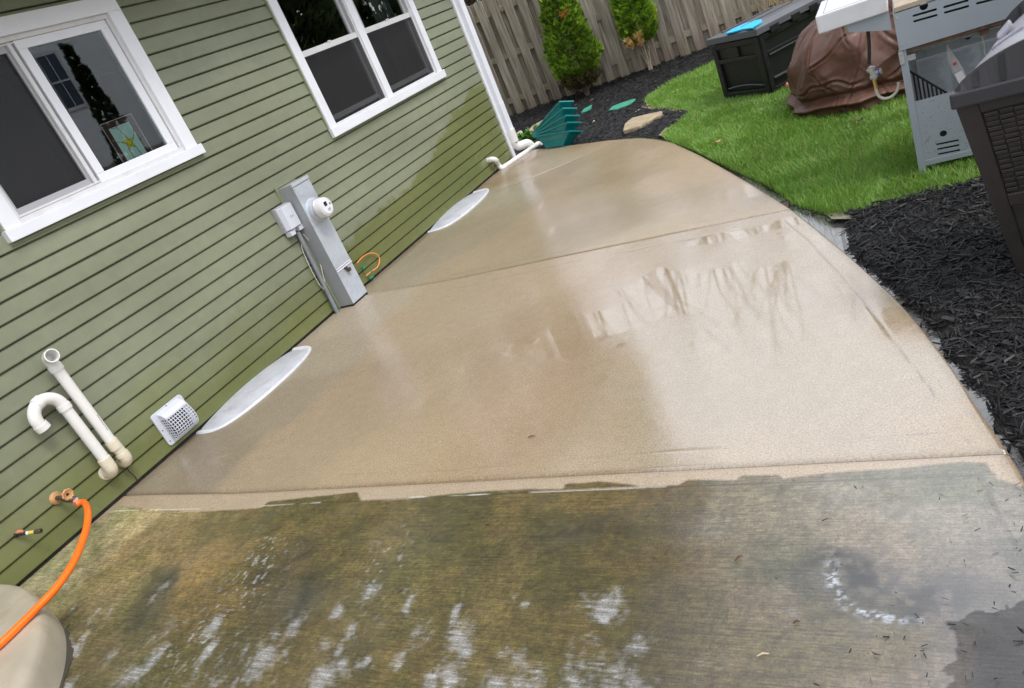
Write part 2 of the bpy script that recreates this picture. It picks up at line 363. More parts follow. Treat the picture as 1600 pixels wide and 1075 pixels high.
mb = MB(); frame_box(mb, .002, .021, 2.286, 3.750, 1.485, 2.575, .012); mb.build('siding_channel', M['siding_trim'], w1)
# double window, each side hung with a lower sash
w2 = tag(MB().box(-.02, .034, 5.065, 5.162, 1.262, 2.52).box(-.02, .034, 7.005, 7.095, 1.262, 2.52).box(-.02, .034, 5.065, 7.095, 2.52, 2.62).box(-.02, .020, 6.028, 6.128, 1.262, 2.52).build('window', M['white_trim'], house, bevel=.003), 'white framed twin window with four dark screened panes')
MB().box(-.01, .050, 5.052, 7.115, 1.187, 1.262).build('sill', M['white_trim'], w2, bevel=.004)
for a, b_ in ((5.162, 6.028), (6.128, 7.005)):
    mb = MB(); frame_box(mb, -.07, .006, a, b_, 1.262, 2.52, .016, .016); mb.build('window_frame', M['vinyl_frame'], w2, bevel=.002)
    mb = MB(); frame_box(mb, -.050, -.020, a + .02, b_ - .05, 1.300, 1.884, .034, .042); frame_box(mb, -.030, -.006, a + .02, b_ - .05, 1.838, 2.50, .034, .046); mb.build('sash', M['screen_frame'], w2, bevel=.003)
    mb = MB(); mb.box(-.03, -.002, a + .016, b_ - .016, 1.836, 1.882); mb.box(-.005, .006, (a + b_) / 2 - .02, (a + b_) / 2 + .02, 1.882, 1.892); mb.build('meeting_rail', M['vinyl_frame'], w2, bevel=.002)
    mb = MB(); pane(mb, -.034, a + .05, b_ - .08, 1.33, 1.85); mb.build('glass_pane', M['glass'], w2, recalc=False); mb = MB(); pane(mb, -.020, a + .05, b_ - .08, 1.87, 2.47); mb.build('glass_pane', M['glass'], w2, recalc=False)
    mb = MB(); quad(mb, -.003, a + .016, b_ - .016, 1.278, 1.836); mb.build('insect_screen', M['screen'], w2)
mb = MB(); frame_box(mb, .002, .021, 5.050, 7.110, 1.170, 2.635, .013); mb.build('siding_channel', M['siding_trim'], w2)
# dim rooms behind
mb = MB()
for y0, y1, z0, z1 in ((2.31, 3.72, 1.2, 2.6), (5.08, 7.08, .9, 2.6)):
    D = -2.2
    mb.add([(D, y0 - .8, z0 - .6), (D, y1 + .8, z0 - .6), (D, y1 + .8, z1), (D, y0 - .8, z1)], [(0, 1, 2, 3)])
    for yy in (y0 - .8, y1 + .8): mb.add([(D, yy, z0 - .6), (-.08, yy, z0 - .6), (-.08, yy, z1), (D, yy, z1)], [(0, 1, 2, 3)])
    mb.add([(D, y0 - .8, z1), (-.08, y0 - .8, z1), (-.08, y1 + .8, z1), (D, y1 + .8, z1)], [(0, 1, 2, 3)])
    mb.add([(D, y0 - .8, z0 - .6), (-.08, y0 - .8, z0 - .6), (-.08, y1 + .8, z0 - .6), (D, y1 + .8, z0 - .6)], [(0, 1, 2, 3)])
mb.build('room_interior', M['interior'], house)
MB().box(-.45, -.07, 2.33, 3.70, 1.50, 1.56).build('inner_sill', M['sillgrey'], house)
# curtains
for i, (y0, y1, X, zz) in enumerate(((6.62, 6.95, -.16, 1.32), (6.80, 6.98, -.22, 1.6))):
    mb = MB(); n = 40; vs = []
    for k in range(n + 1):
        y = y0 + (y1 - y0) * k / n; x = X + .022 * math.sin(k * .9) + .01 * math.sin(k * .37)
        vs += [(x, y, 1.15), (x, y, 2.55)]
    mb.add(vs, [(2 * k, 2 * k + 2, 2 * k + 3, 2 * k + 1) for k in range(n)])
    o = mb.build('curtain', M['curtain'], smooth=True)
    if i == 0: tag(o, 'dim grey green curtain in folds behind the right half of the twin window', 'curtain')
    else: bpy.data.objects.remove(o)
# stained glass panel leaning in the window
sg = thing('stained_glass_panel', 'stained glass panel with a yellow star, in a dark red wooden frame behind the window', 'stained glass', (-.09, 3.365, 1.56))
def T(o, t): return o
mb = MB(); frame_box(mb, -.012, .0, -.122, .118, .0, .335, .038, .036); mb.build('frame', M['wood_frame'], sg, bevel=.002)
mb = MB(); frame_box(mb, .0, .005, -.126, .122, -.002, .339, .004); mb.build('wire_edge', M['vinyl_frame'], sg)
mb = MB(); mb.box(-.008, -.004, -.085, .081, .035, .30); mb.build('glass_panel', M['glass_pale'], sg)
pts = []
for k in range(10):
    a = math.pi / 2 + k * math.pi / 5; r = .052 if k % 2 == 0 else .021
    pts.append((-.002 + r * math.cos(a), .185 + r * math.sin(a)))
MX = Matrix(((0, 0, 1, 0), (1, 0, 0, 0), (0, 1, 0, 0), (0, 0, 0, 1)))
mb = MB(); mb.prism(pts, -.004, -.002, MX); mb.build('star', M['glass_yellow'], sg)
mb = MB()
for k in range(10):
    a, b_ = pts[k], pts[(k + 1) % 10]; mb.tube([(-.0015, *a), (-.0015, *b_)], .0011, 5)
for k in (1, 3, 5, 7, 9): a, b_ = pts[k], pts[(k + 2) % 10]; mb.tube([(-.0015, *a), (-.0015, *b_)], .0009, 5)
for k, e in ((0, (-.03, .30)), (2, (-.085, .215)), (4, (-.02, .036)), (6, (.045, .036)), (8, (.081, .245))): mb.tube([(-.0015, *pts[k]), (-.0015, *e)], .0013, 5)
mb.build('lead_lines', M['lead'], sg)
mb = MB(); mb.tube(cr([(.006, -.11, .333), (.012, -.07, .295), (.012, -.03, .292), (.006, .0, .333)]), .0012, 5); mb.build('hanging_chain', M['steel'], sg)

# ================================================================= PATIO
edge_y = [-1.0, .0, .8, 1.50, 1.895, 2.00, 2.203, 2.427, 2.755, 3.013, 3.408, 3.874, 4.289, 4.833, 5.406, 5.968, 6.574, 6.86, 7.108, 7.418, 7.672, 7.850, 7.95, 8.053]
edge_x = [4.56, 4.48, 4.44, 4.37, 4.312, 4.292, 4.238, 4.190, 4.10, 4.016, 3.862, 3.667, 3.485, 3.215, 2.911, 2.609, 2.256, 2.04, 1.808, 1.369, .905, .513, .34, .12]
def _smooth_edge():
    yy = np.linspace(-1, 8.053, 1200); xx = np.interp(yy, edge_y, edge_x)
    k = np.exp(-np.linspace(-2, 2, 41) ** 2); k /= k.sum(); pad = np.pad(xx, 20, mode='edge'); xs = np.convolve(pad, k, 'valid')
    wgt = sstep(7.2, 7.7, yy); return yy, xs * (1 - wgt) + xx * wgt
EY, EX = _smooth_edge()
def XR(y): return np.interp(y, EY, EX)
def J1(x): return 1.990 + .0007 * x
def J2(x): return 4.408 - .0365 * x
def J3d(x, y):       # tooled line across the far slab
    a = np.array([.33, 6.50]); b = np.array([1.80, 7.42]); d = (b - a) / np.linalg.norm(b - a)
    return (x - a[0]) * -d[1] + (y - a[1]) * d[0]
def gp(px, py): v = G(px, py); return (v.x, v.y)
def seg_d(x, y, pts):
    d = np.full(x.shape, 9.)
    for (ax, ay), (bx, by) in zip(pts[:-1], pts[1:]):
        vx, vy = bx - ax, by - ay; t = np.clip(((x - ax) * vx + (y - ay) * vy) / (vx * vx + vy * vy), 0, 1)
        d = np.minimum(d, np.hypot(x - ax - t * vx, y - ay - t * vy))
    return d
def gpts(l): return [gp(*p) for p in l]
def smoothpts(l, n=6): return [(v.x, v.y) for v in cr([(a, b, 0) for a, b in l], n)]
ALB = .63
# stain and surface colour samples over the slabs: photo survey point, colour, spread (m)
S1 = [((60, 905), (176, 168, 152), .12), ((150, 830), (180, 168, 150), .13), ((230, 800), (186, 168, 144), .11), ((300, 790), (168, 148, 120), .10), ((130, 900), (164, 152, 132), .13),
      ((240, 850), (150, 130, 102), .12), ((290, 840), (135, 115, 85), .12), ((120, 1000), (110, 98, 74), .13), ((170, 950), (142, 128, 102), .12), ((200, 890), (162, 140, 112), .12), ((230, 940), (90, 84, 70), .10),
      ((340, 880), (140, 116, 80), .12), ((330, 930), (116, 98, 66), .12), ((400, 840), (118, 100, 66), .12), ((460, 800), (108, 94, 58), .12), ((600, 800), (104, 90, 54), .14), ((700, 830), (96, 86, 54), .14),
      ((450, 880), (92, 80, 58), .10), ((480, 930), (78, 70, 54), .08), ((440, 960), (86, 76, 56), .09), ((550, 870), (108, 94, 62), .12), ((560, 950), (100, 88, 58), .12), ((640, 900), (100, 92, 58), .12),
      ((300, 1000), (104, 90, 60), .14), ((400, 1030), (102, 88, 58), .14), ((200, 1060), (104, 94, 68), .14), ((520, 1040), (104, 90, 60), .14), ((660, 1040), (106, 92, 62), .14), ((700, 960), (106, 92, 60), .14),
      ((800, 790), (104, 88, 54), .12), ((820, 850), (98, 86, 54), .12), ((930, 790), (106, 88, 52), .10), ((930, 825), (70, 60, 36), .06), ((870, 835), (84, 74, 48), .07), ((1010, 800), (98, 80, 44), .10), ((1050, 830), (86, 70, 38), .08), ((960, 870), (92, 78, 44), .12),
      ((1060, 900), (104, 88, 54), .12), ((900, 950), (94, 80, 48), .14), ((830, 1000), (104, 90, 58), .14), ((980, 1000), (100, 86, 54), .14), ((1000, 1060), (104, 90, 58), .14), ((800, 1065), (108, 94, 62), .14), ((1090, 790), (112, 94, 58), .06), ((1120, 860), (120, 102, 66), .05),
      ((1160, 790), (140, 130, 106), .10), ((1240, 790), (136, 130, 108), .12), ((1180, 860), (126, 118, 96), .10), ((1300, 800), (146, 138, 118), .12), ((1400, 790), (150, 142, 124), .12), ((1500, 780), (148, 142, 126), .12), ((1380, 840), (152, 138, 118), .12),
      ((1100, 950), (118, 104, 74), .12), ((1200, 950), (128, 116, 92), .12), ((1280, 900), (108, 106, 94), .09), ((1330, 890), (78, 76, 72), .05), ((1350, 930), (116, 108, 96), .10), ((1430, 940), (100, 96, 90), .09), ((1250, 1000), (132, 118, 96), .12), ((1150, 1040), (124, 108, 80), .13),
      ((1320, 1010), (134, 118, 96), .12), ((1420, 1000), (138, 120, 98), .10), ((1450, 1060), (136, 118, 94), .10), ((1510, 900), (128, 118, 104), .12), ((1500, 960), (104, 98, 92), .08), ((1550, 1000), (92, 88, 86), .10), ((1580, 1060), (88, 86, 86), .12), ((1560, 830), (146, 138, 126), .10), ((1590, 800), (150, 144, 132), .10), ((1590, 930), (124, 118, 110), .10)]
S2 = [((230, 760), (158, 146, 126), .12), ((330, 730), (150, 136, 116), .14), ((340, 690), (150, 138, 118), .14), ((420, 640), (160, 146, 126), .2), ((500, 560), (172, 160, 140), .2), ((560, 500), (184, 172, 152), .2), ((450, 720), (178, 158, 130), .2), ((560, 640), (176, 154, 126), .25),
      ((600, 730), (188, 166, 134), .25), ((700, 600), (180, 158, 128), .3), ((700, 480), (184, 164, 136), .3), ((800, 680), (184, 160, 128), .3), ((860, 520), (176, 152, 120), .3), ((950, 640), (172, 148, 112), .25), ((850, 420), (186, 164, 134), .3), ((1000, 400), (176, 152, 118), .15), ((1080, 390), (170, 146, 112), .12),
      ((1000, 480), (180, 160, 134), .2), ((1150, 450), (182, 162, 134), .2), ((1200, 560), (184, 166, 140), .3), ((1100, 620), (184, 166, 140), .3), ((1300, 640), (186, 168, 142), .3), ((1300, 450), (186, 168, 142), .3), ((1400, 560), (190, 172, 146), .3), ((1450, 680), (192, 172, 144), .2), ((1420, 510), (176, 148, 108), .08), ((1350, 450), (182, 158, 124), .12), ((1200, 370), (186, 166, 138), .2), ((900, 740), (190, 168, 136), .2), ((1200, 715), (192, 172, 142), .2), ((1540, 660), (184, 158, 122), .1)]
S3 = [((600, 440), (176, 162, 140), .25), ((660, 400), (166, 152, 128), .25), ((720, 360), (164, 148, 120), .3), ((760, 320), (178, 164, 140), .25), ((800, 270), (176, 160, 136), .25), ((815, 255), (150, 112, 76), .14), ((780, 285), (160, 132, 100), .12), ((860, 245), (190, 172, 144), .3), ((900, 230), (186, 160, 122), .2),
      ((950, 250), (186, 164, 132), .3), ((960, 280), (168, 146, 108), .22), ((900, 330), (176, 154, 122), .3), ((850, 380), (172, 150, 118), .3), ((990, 340), (160, 138, 100), .2), ((900, 360), (156, 136, 98), .14), ((1060, 320), (168, 146, 110), .2), ((760, 420), (180, 160, 130), .3), ((980, 370), (190, 170, 140), .2), ((1100, 330), (186, 164, 134), .3), ((1100, 270), (188, 164, 132), .3), ((1190, 315), (192, 172, 144), .3), ((1020, 240), (186, 162, 128), .3)]
def stain(x, y, S, wa=.10, seed=0):
    xw = x + wa * (fbm(x * 4, y * 4, 3 + seed, 4) - .5) * 2; yw = y + wa * (fbm(x * 4, y * 4, 31 + seed, 4) - .5) * 2
    num = np.zeros((len(x), 3)); den = np.full(len(x), 1e-9)
    for (px, py), c, s in S:
        gx, gy = gp(px, py); wgt = np.exp(-((xw - gx) ** 2 + (yw - gy) ** 2) / (2 * (s * .75) ** 2)) / s + 1e-7 / (.01 + (xw - gx) ** 2 + (yw - gy) ** 2)
        num += wgt[:, None] * lin(c); den += wgt
    return num / den[:, None] * ALB
def poly_y(x, pts):
    p = np.array(sorted(pts)); return np.interp(x, p[:, 0], p[:, 1])
inner2 = smoothpts(gpts([(1225, 345), (1270, 385), (1340, 460), (1440, 590), (1512, 692)]))
def blob(x, y, px, py, a, b, ang=0):
    gx, gy = gp(px, py); c, s = math.cos(ang), math.sin(ang); u = (x - gx) * c + (y - gy) * s; v = -(x - gx) * s + (y - gy) * c
    return np.exp(-((u / a) ** 2 + (v / b) ** 2))
def inside_f(x, y, P_):
    r = np.zeros(x.shape, bool); n = len(P_)
    for i in range(n):
        (x0, y0), (x1, y1) = P_[i], P_[(i + 1) % n]; r ^= ((y0 > y) != (y1 > y)) & (x < (x1 - x0) * (y - y0) / (y1 - y0 + 1e-12) + x0)
    return r
def slab(name, y0f, y1f, nu, nv, which, label):
    u = np.linspace(0, 1, nu); v = np.linspace(0, 1, nv)
    e = np.array([0, .0015, .004, .008]);
    v = np.unique(np.concatenate([v, [.0008, .002, .004, .006, 1 - .0008, 1 - .002, 1 - .004, 1 - .006]])); nv = len(v)
    u = np.unique(np.concatenate([u, [1 - .0006, 1 - .0015, 1 - .003, 1 - .005]])); nu = len(u)
    U, V = np.meshgrid(u, v); x = U * 4.0; 
    for _ in range(5):
        y = y0f(x) * (1 - V) + y1f(x) * V; x = U * (XR(y) - .004) + .004
    x = x.ravel(); y = y.ravel()
    dE = np.minimum(np.minimum((1 - U.ravel()) * (XR(y)), 9), 9)
    dJ = np.minimum(np.abs(y - y0f(x)), np.abs(y1f(x) - y))
    if which == 3: dJ = np.abs(y - y0f(x))
    r = .012; z = np.zeros(len(x))
    for d, rr, dep in ((dE, .014, .012), (dJ, .012, .010)):
        t = np.clip(1 - d / rr, 0, 1); z -= dep * (1 - np.sqrt(np.clip(1 - t * t, 0, 1)))
    z += .003 * (fbm(x * 1.3, y * 1.3, 5, 3) - .5) + .026 * sstep(1.1, 0, x)
    fx, fy = x * 60, y * 60
    fine = fbm(x * 22, y * 22, 9, 4); sp = fbm(x * 90, y * 90, 12, 3)
    if which == 1:
        rt = sstep(3.22, 3.46, x + .25 * (fbm(x * 5, y * 5, 211, 4) - .5)); c = stain(x, y, S1, .10) * (np.array([1.07, 1.07, .74]) * (1 - rt[:, None]) + np.array([.84, .80, .73]) * rt[:, None])
        # clean washed band along the joint; ragged lower limit
        lim = poly_y(x, gpts([(60, 900), (130, 840), (190, 795), (300, 800), (410, 792), (420, 783), (480, 776), (560, 767), (566, 781), (640, 778), (700, 771), (790, 764), (880, 762), (886, 754), (940, 750), (1000, 758), (1060, 756), (1075, 748), (1150, 748), (1160, 741), (1215, 739), (1225, 745), (1300, 736), (1420, 728), (1500, 720), (1540, 722), (1560, 745), (1600, 760)]))
        dirtm = sstep(.0, .012, lim - y + .012 * (fbm(x * 9, y * 9, 44, 3) - .5))
        clean = lin((196, 174, 146)) * ALB * (.94 + .14 * fine[:, None])
        c = c * dirtm[:, None] + clean * (1 - dirtm[:, None])
        # algae mottling in the dirty field
        k = .66 + .68 * fine; k2 = .50 + 1.0 * sp
        gm = sstep(.42, .62, fbm(x * 7, y * 7, 77, 4))
        c = c * (1 + dirtm * (k * k2 - 1))[:, None]
        c = c * (1 - .22 * dirtm * gm)[:, None] * np.where(gm[:, None] > 0, 1 + gm[:, None] * dirtm[:, None] * np.array([-.05, .03, -.12]), 1)
        # soap foam and pale scum, streaked roughly along the sweep direction
        foam = np.zeros(len(x))
        for px, py, a, b_, ang in [(360, 862, .05, .03, .5), (320, 1000, .10, .035, .9), (415, 1010, .11, .025, 1.2), (380, 1000, .10, .02, 1.3), (500, 1000, .10, .04, 1.0), (300, 1050, .12, .05, .8), (220, 1050, .12, .05, .7), (500, 1060, .12, .05, .9), (130, 1050, .12, .05, .6), (480, 925, .06, .02, .7), (400, 910, .07, .025, .6), (600, 905, .04, .02, .6), (560, 880, .04, .015, .6), (640, 960, .06, .03, .9), (645, 1060, .08, .04, 1.2), (600, 990, .05, .02, .8), (730, 975, .04, .02, 1.1), (785, 970, .03, .012, 1.4), (560, 940, .06, .02, .8),
                                 (850, 1040, .05, .03, 1.2), (800, 1050, .05, .03, 1.2), (910, 950, .07, .035, 1.2), (930, 990, .06, .03, 1.2), (1100, 1020, .08, .05, 0), (1250, 990, .08, .04, 0), (1290, 1010, .07, .04, 0), (1240, 950, .05, .02, 0), (1500, 1050, .02, .05, 0), (250, 930, .06, .025, .6), (650, 1000, .05, .02, .8), (740, 1020, .05, .03, 1.0)]:
            foam = np.maximum(foam, blob(x, y, px, py, a, b_, ang))
        g0, g1_ = gp(520, 1020), gp(545, 950); an = math.atan2(g1_[1] - g0[1], g1_[0] - g0[0]); ca, sa = math.cos(an), math.sin(an); us = x * ca + y * sa; vs_ = -x * sa + y * ca
        xw = x + .05 * (fbm(x * 9, y * 9, 201, 3) - .5); yw = y + .05 * (fbm(x * 9, y * 9, 202, 3) - .5)
        foam2 = np.zeros(len(x)); gr_ = np.random.default_rng(12)
        for k in range(95):
            px = gr_.uniform(60, 1010); py = 870 + (1075 - 870) * gr_.beta(2.2, 1.0) + (40 if px > 700 else 0); gx_, gy_ = gp(px, py); L_ = gr_.uniform(.025, .085) * (.6 + (py - 850) / 300); w_ = L_ * gr_.uniform(.28, .85); aa = an + gr_.normal(0, .25); c_, s_ = math.cos(aa), math.sin(aa)
            u_ = (xw - gx_) * c_ + (yw - gy_) * s_; v_ = -(xw - gx_) * s_ + (yw - gy_) * c_; foam2 = np.maximum(foam2, gr_.uniform(.35, 1.0) * np.exp(-((u_ / L_) ** 2 + (v_ / w_) ** 2)))
        for px, py, L_, w_ in ((1105, 1030, .08, .05), (1250, 990, .10, .04), (1240, 955, .05, .02), (910, 950, .07, .04), (930, 1000, .05, .04), (1090, 1060, .06, .05), (1330, 1010, .08, .03), (1290, 970, .06, .02)):
            gx_, gy_ = gp(px, py); foam2 = np.maximum(foam2, (.45 if px < 1000 else .28) * np.exp(-(((xw - gx_) / L_) ** 2 + ((yw - gy_) / w_) ** 2)))
        tx = .5 * fbm(us * 30, vs_ * 55, 101, 4) + .5 * fbm(x * 60, y * 110, 103, 4); rows_ = vnoise(x * 12, y * 120, 107)
        film_ = sstep(.25, .95, foam2 + (tx - .5) * 1.3) * sstep(.05, .3, foam2) * np.clip(.30 + .95 * rows_, 0, 1.1)
        fleck = sstep(.68, .72, fbm(us * 42, vs_ * 60, 109, 3)) * np.clip(blob(x, y, 400, 890, .28, .14, an) + blob(x, y, 600, 890, .25, .10, an) * .8 + blob(x, y, 300, 1000, .3, .2) * .7, 0, 1)
        fm = np.clip(film_ + .8 * fleck, 0, 1)
        c = c * (1 - .66 * fm[:, None]) + lin((205, 206, 208)) * .62 * .66 * fm[:, None]
        # thin ring of suds round a dark smudge
        arc = seg_d(x, y, smoothpts(gpts([(1300, 880), (1300, 905), (1320, 940), (1360, 960), (1400, 966), (1430, 968)])))
        am = np.exp(-(arc / .014) ** 2) * sstep(.50, .60, fbm(x * 90, y * 90, 71, 3)); c = c * (1 - am[:, None]) + lin((200, 205, 215)) * .7 * am[:, None]
        for px, py, a, b_ in ((1328, 883, .085, .06), (1425, 962, .03, .025), (1350, 905, .05, .05), (1440, 930, .16, .07), (1300, 870, .05, .04)):
            dm = blob(x, y, px, py, a, b_) * sstep(.35, .6, fbm(x * 30, y * 30, 66, 4)); c = c * (1 - .82 * dm[:, None])
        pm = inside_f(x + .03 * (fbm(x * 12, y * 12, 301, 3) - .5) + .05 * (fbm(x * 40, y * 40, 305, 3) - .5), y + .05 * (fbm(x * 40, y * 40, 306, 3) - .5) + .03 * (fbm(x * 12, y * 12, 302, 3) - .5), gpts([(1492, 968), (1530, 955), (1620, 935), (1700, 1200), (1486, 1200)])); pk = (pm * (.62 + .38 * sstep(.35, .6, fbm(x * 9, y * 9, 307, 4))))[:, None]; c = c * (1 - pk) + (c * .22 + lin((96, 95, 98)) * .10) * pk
        for px, py, a, b_, an_, kk in ((470, 945, .11, .05, an, .55), (470, 875, .08, .05, an, .45), (860, 830, .20, .03, 0, .5), (935, 828, .10, .025, 0, .6), (240, 930, .09, .06, an, .4), (1080, 800, .10, .03, 0, .3)):
            dm = blob(x, y, px, py, a, b_, an_) * sstep(.30, .62, fbm(x * 14, y * 14, 67, 4)); c = c * (1 - kk * dm[:, None])
        # tooled line
        ln = seg_d(x, y, [gp(150, 806), gp(500, 785)]); ln2 = seg_d(x, y, [gp(480, 786), gp(900, 766), gp(1532, 742), gp(1585, 850)])
        lm = np.exp(-(ln2 / .0035) ** 2); c = c * (1 - .55 * lm * (.4 + sp))[:, None]; z -= .002 * lm
        lw = np.exp(-(ln / .003) ** 2) * sstep(.4, .55, fbm(x * 6, y * 40, 8, 3)); lw2 = np.exp(-(seg_d(x, y, [gp(640, 777), gp(1040, 760)]) / .003) ** 2) * sstep(.38, .5, fbm(x * 5, y * 5, 18, 3)); lw = np.maximum(lw, lw2)
        c = c * (1 - .7 * lw[:, None]) + lin((225, 222, 215)) * .8 * .7 * lw[:, None]
        wet = np.clip(.15 + .4 * sstep(.45, .7, fbm(x * 3, y * 3, 14, 4)) * dirtm * .45 + .3 * (1 - dirtm) + .3 * blob(x, y, 1540, 820, .3, .5) + .4 * blob(x, y, 470, 940, .15, .08) + .16 * rt * dirtm - .2 * fm, 0, 1)
        wet = wet * np.where(pm, .45, 1.0); broom = dirtm * (1 - .4 * blob(x, y, 1500, 800, .4, .3))
    elif which == 2:
        c = stain(x, y, S2, .10, 5) * (np.array([1.03, .99, .94]) * (1 - sstep(2.2, 3.2, x))[:, None] + np.array([.98, 1.0, 1.04]) * sstep(2.2, 3.2, x)[:, None]) * (.90 + .20 * fine * .8 + .06)[:, None] * (.90 + .2 * sp)[:, None]
        ln = np.minimum(seg_d(x, y, [gp(1030, 706), gp(1300, 688), gp(1505, 672)]), seg_d(x, y, inner2)); lm = np.exp(-(ln / .0032) ** 2) * sstep(.25, .5, fbm(x * 5, y * 5, 28, 3))
        lf = np.exp(-(seg_d(x, y, [gp(310, 750), gp(700, 735), gp(1030, 706)]) / .003) ** 2) * .4 * sstep(.45, .6, fbm(x * 4, y * 4, 29, 3))
        lt = np.exp(-(seg_d(x, y, [gp(560, 485), gp(900, 408), gp(1225, 345)]) / .0035) ** 2) * .7 * sstep(.40, .6, fbm(x * 4, y * 4, 39, 3))
        lm = np.maximum(np.maximum(lm, lf), lt); c = c * (1 - .42 * lm)[:, None]; z -= .002 * lm
        # pale wipe marks
        for px, py, a, b_, ang in ((720, 580, .018, .10, .3), (797, 545, .015, .07, .3), (840, 455, .02, .10, .3), (790, 640, .02, .1, .4), (345, 720, .05, .04, .5)):
            q = blob(x, y, px, py, a, b_, ang) * sstep(.35, .55, fbm(x * 18, y * 18, 91, 3)); c = c * (1 - .35 * q[:, None]) + lin((215, 195, 165)) * ALB * .35 * q[:, None]
        wet = np.clip(.70 + .30 * (fbm(x * 1.6, y * 1.6, 61, 4) - .5) + .12 * sstep(2.0, 2.8, x) - .25 * sstep(1.4, .4, x) + .30 * sstep(2.3, 2.7, x) * sstep(3.5, 2.9, y) * sstep(4.2, 3.8, x) + .35 * sstep(.8, 0, np.hypot(x - 2.9, (y - 3.15) * .8)) + .3 * blob(x, y, 1210, 365, .4, .12), 0, 1)
        pl = sstep(.49, .56, fbm(x * 3.2, y * 3.2, 63, 5) * .7 + .45 * np.maximum(np.maximum(blob(x, y, 1130, 445, .5, .32), blob(x, y, 1190, 520, .45, .22)), np.maximum(blob(x, y, 960, 500, .45, .16), blob(x, y, 1210, 352, .4, .07))))
        ph = np.exp(-(np.abs(seg_d(x, y, inner2) - .06) / .05) ** 2) * sstep(.5, .6, fbm(x * 5, y * 5, 163, 3)); pl = np.maximum(pl, ph * .7) * (1 - .5 * sstep(.55, .62, fbm(x * 14, y * 14, 164, 4)))
        wet = np.clip(wet * .92 + .50 * pl, 0, 1.3)
        broom = np.zeros(len(x))
    else:
        c = stain(x, y, S3, .14, 9) * np.array([1.02, 1.0, .95]) * (.92 + .2 * fine * .8)[:, None]
        d3 = np.abs(J3d(x, y)); lm = np.maximum(np.exp(-((d3 - .035) / .006) ** 2) * .6, np.exp(-(d3 / .008) ** 2)) * sstep(.2, .35, x) ; c = c * (1 - .38 * lm)[:, None]; z -= .004 * np.exp(-(d3 / .010) ** 2)
        lf = np.exp(-(seg_d(x, y, [(x0, J2(x0) + .09) for x0 in (.3, 3.3)]) / .005) ** 2) * sstep(.45, .6, fbm(x * 4, y * 4, 49, 3)); c = c * (1 - .3 * lf)[:, None]
        for px, py, a, b_ in ((845, 322, .02, .12), (862, 360, .025, .1)):
            q = blob(x, y, px, py, a, b_, .3); c = c * (1 - .45 * q[:, None]) + lin((225, 208, 180)) * ALB * .45 * q[:, None]
        wet = np.clip(.55 + .6 * (fbm(x * 1.4, y * 1.4, 64, 4) - .5) + .4 * blob(x, y, 1170, 305, .3, .3), 0, 1)
        wet = np.clip(wet + .4 * sstep(.52, .6, fbm(x * 4, y * 4, 65, 3)) * blob(x, y, 1170, 305, .35, .4), 0, 1.1)
        broom = np.zeros(len(x))
    # worn brown edges
    em = sstep(.05, 0, dE) * .5 + sstep(.03, 0, dJ) * .35; c = c * (1 - em * .6)[:, None] * (1 + em[:, None] * np.array([.08, -.02, -.2]))
    Vv = np.stack([x, y, z], 1)
    idx = np.arange(nu * nv).reshape(nv, nu)
    Q = np.stack([idx[:-1, :-1], idx[:-1, 1:], idx[1:, 1:], idx[1:, :-1]], -1).reshape(-1, 4)
    # skirts
    def skirt(ring, Vv, Q, c, wet, broom):
        nb = len(Vv); lo = Vv[ring].copy(); lo[:, 2] = -.12; Vv = np.vstack([Vv, lo]); n = len(ring)
        q = np.array([[ring[i], ring[i + 1], nb + i + 1, nb + i] for i in range(n - 1)]); Q = np.vstack([Q, q])
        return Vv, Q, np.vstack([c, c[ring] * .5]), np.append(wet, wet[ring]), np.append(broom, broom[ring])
    rings = [idx[:, -1], idx[0, :], idx[-1, ::-1]]
    for rg in rings: Vv, Q, c, wet, broom = skirt(rg, Vv, Q, c, wet, broom)
    o = npmesh(name, Vv, Q, M['concrete'], smooth=True, attrs={'stain': ('FLOAT_COLOR', np.clip(c, 0, .9)), 'wet': ('FLOAT', wet), 'broom': ('FLOAT', broom)})
    return tag(o, label, None, None, 'structure')
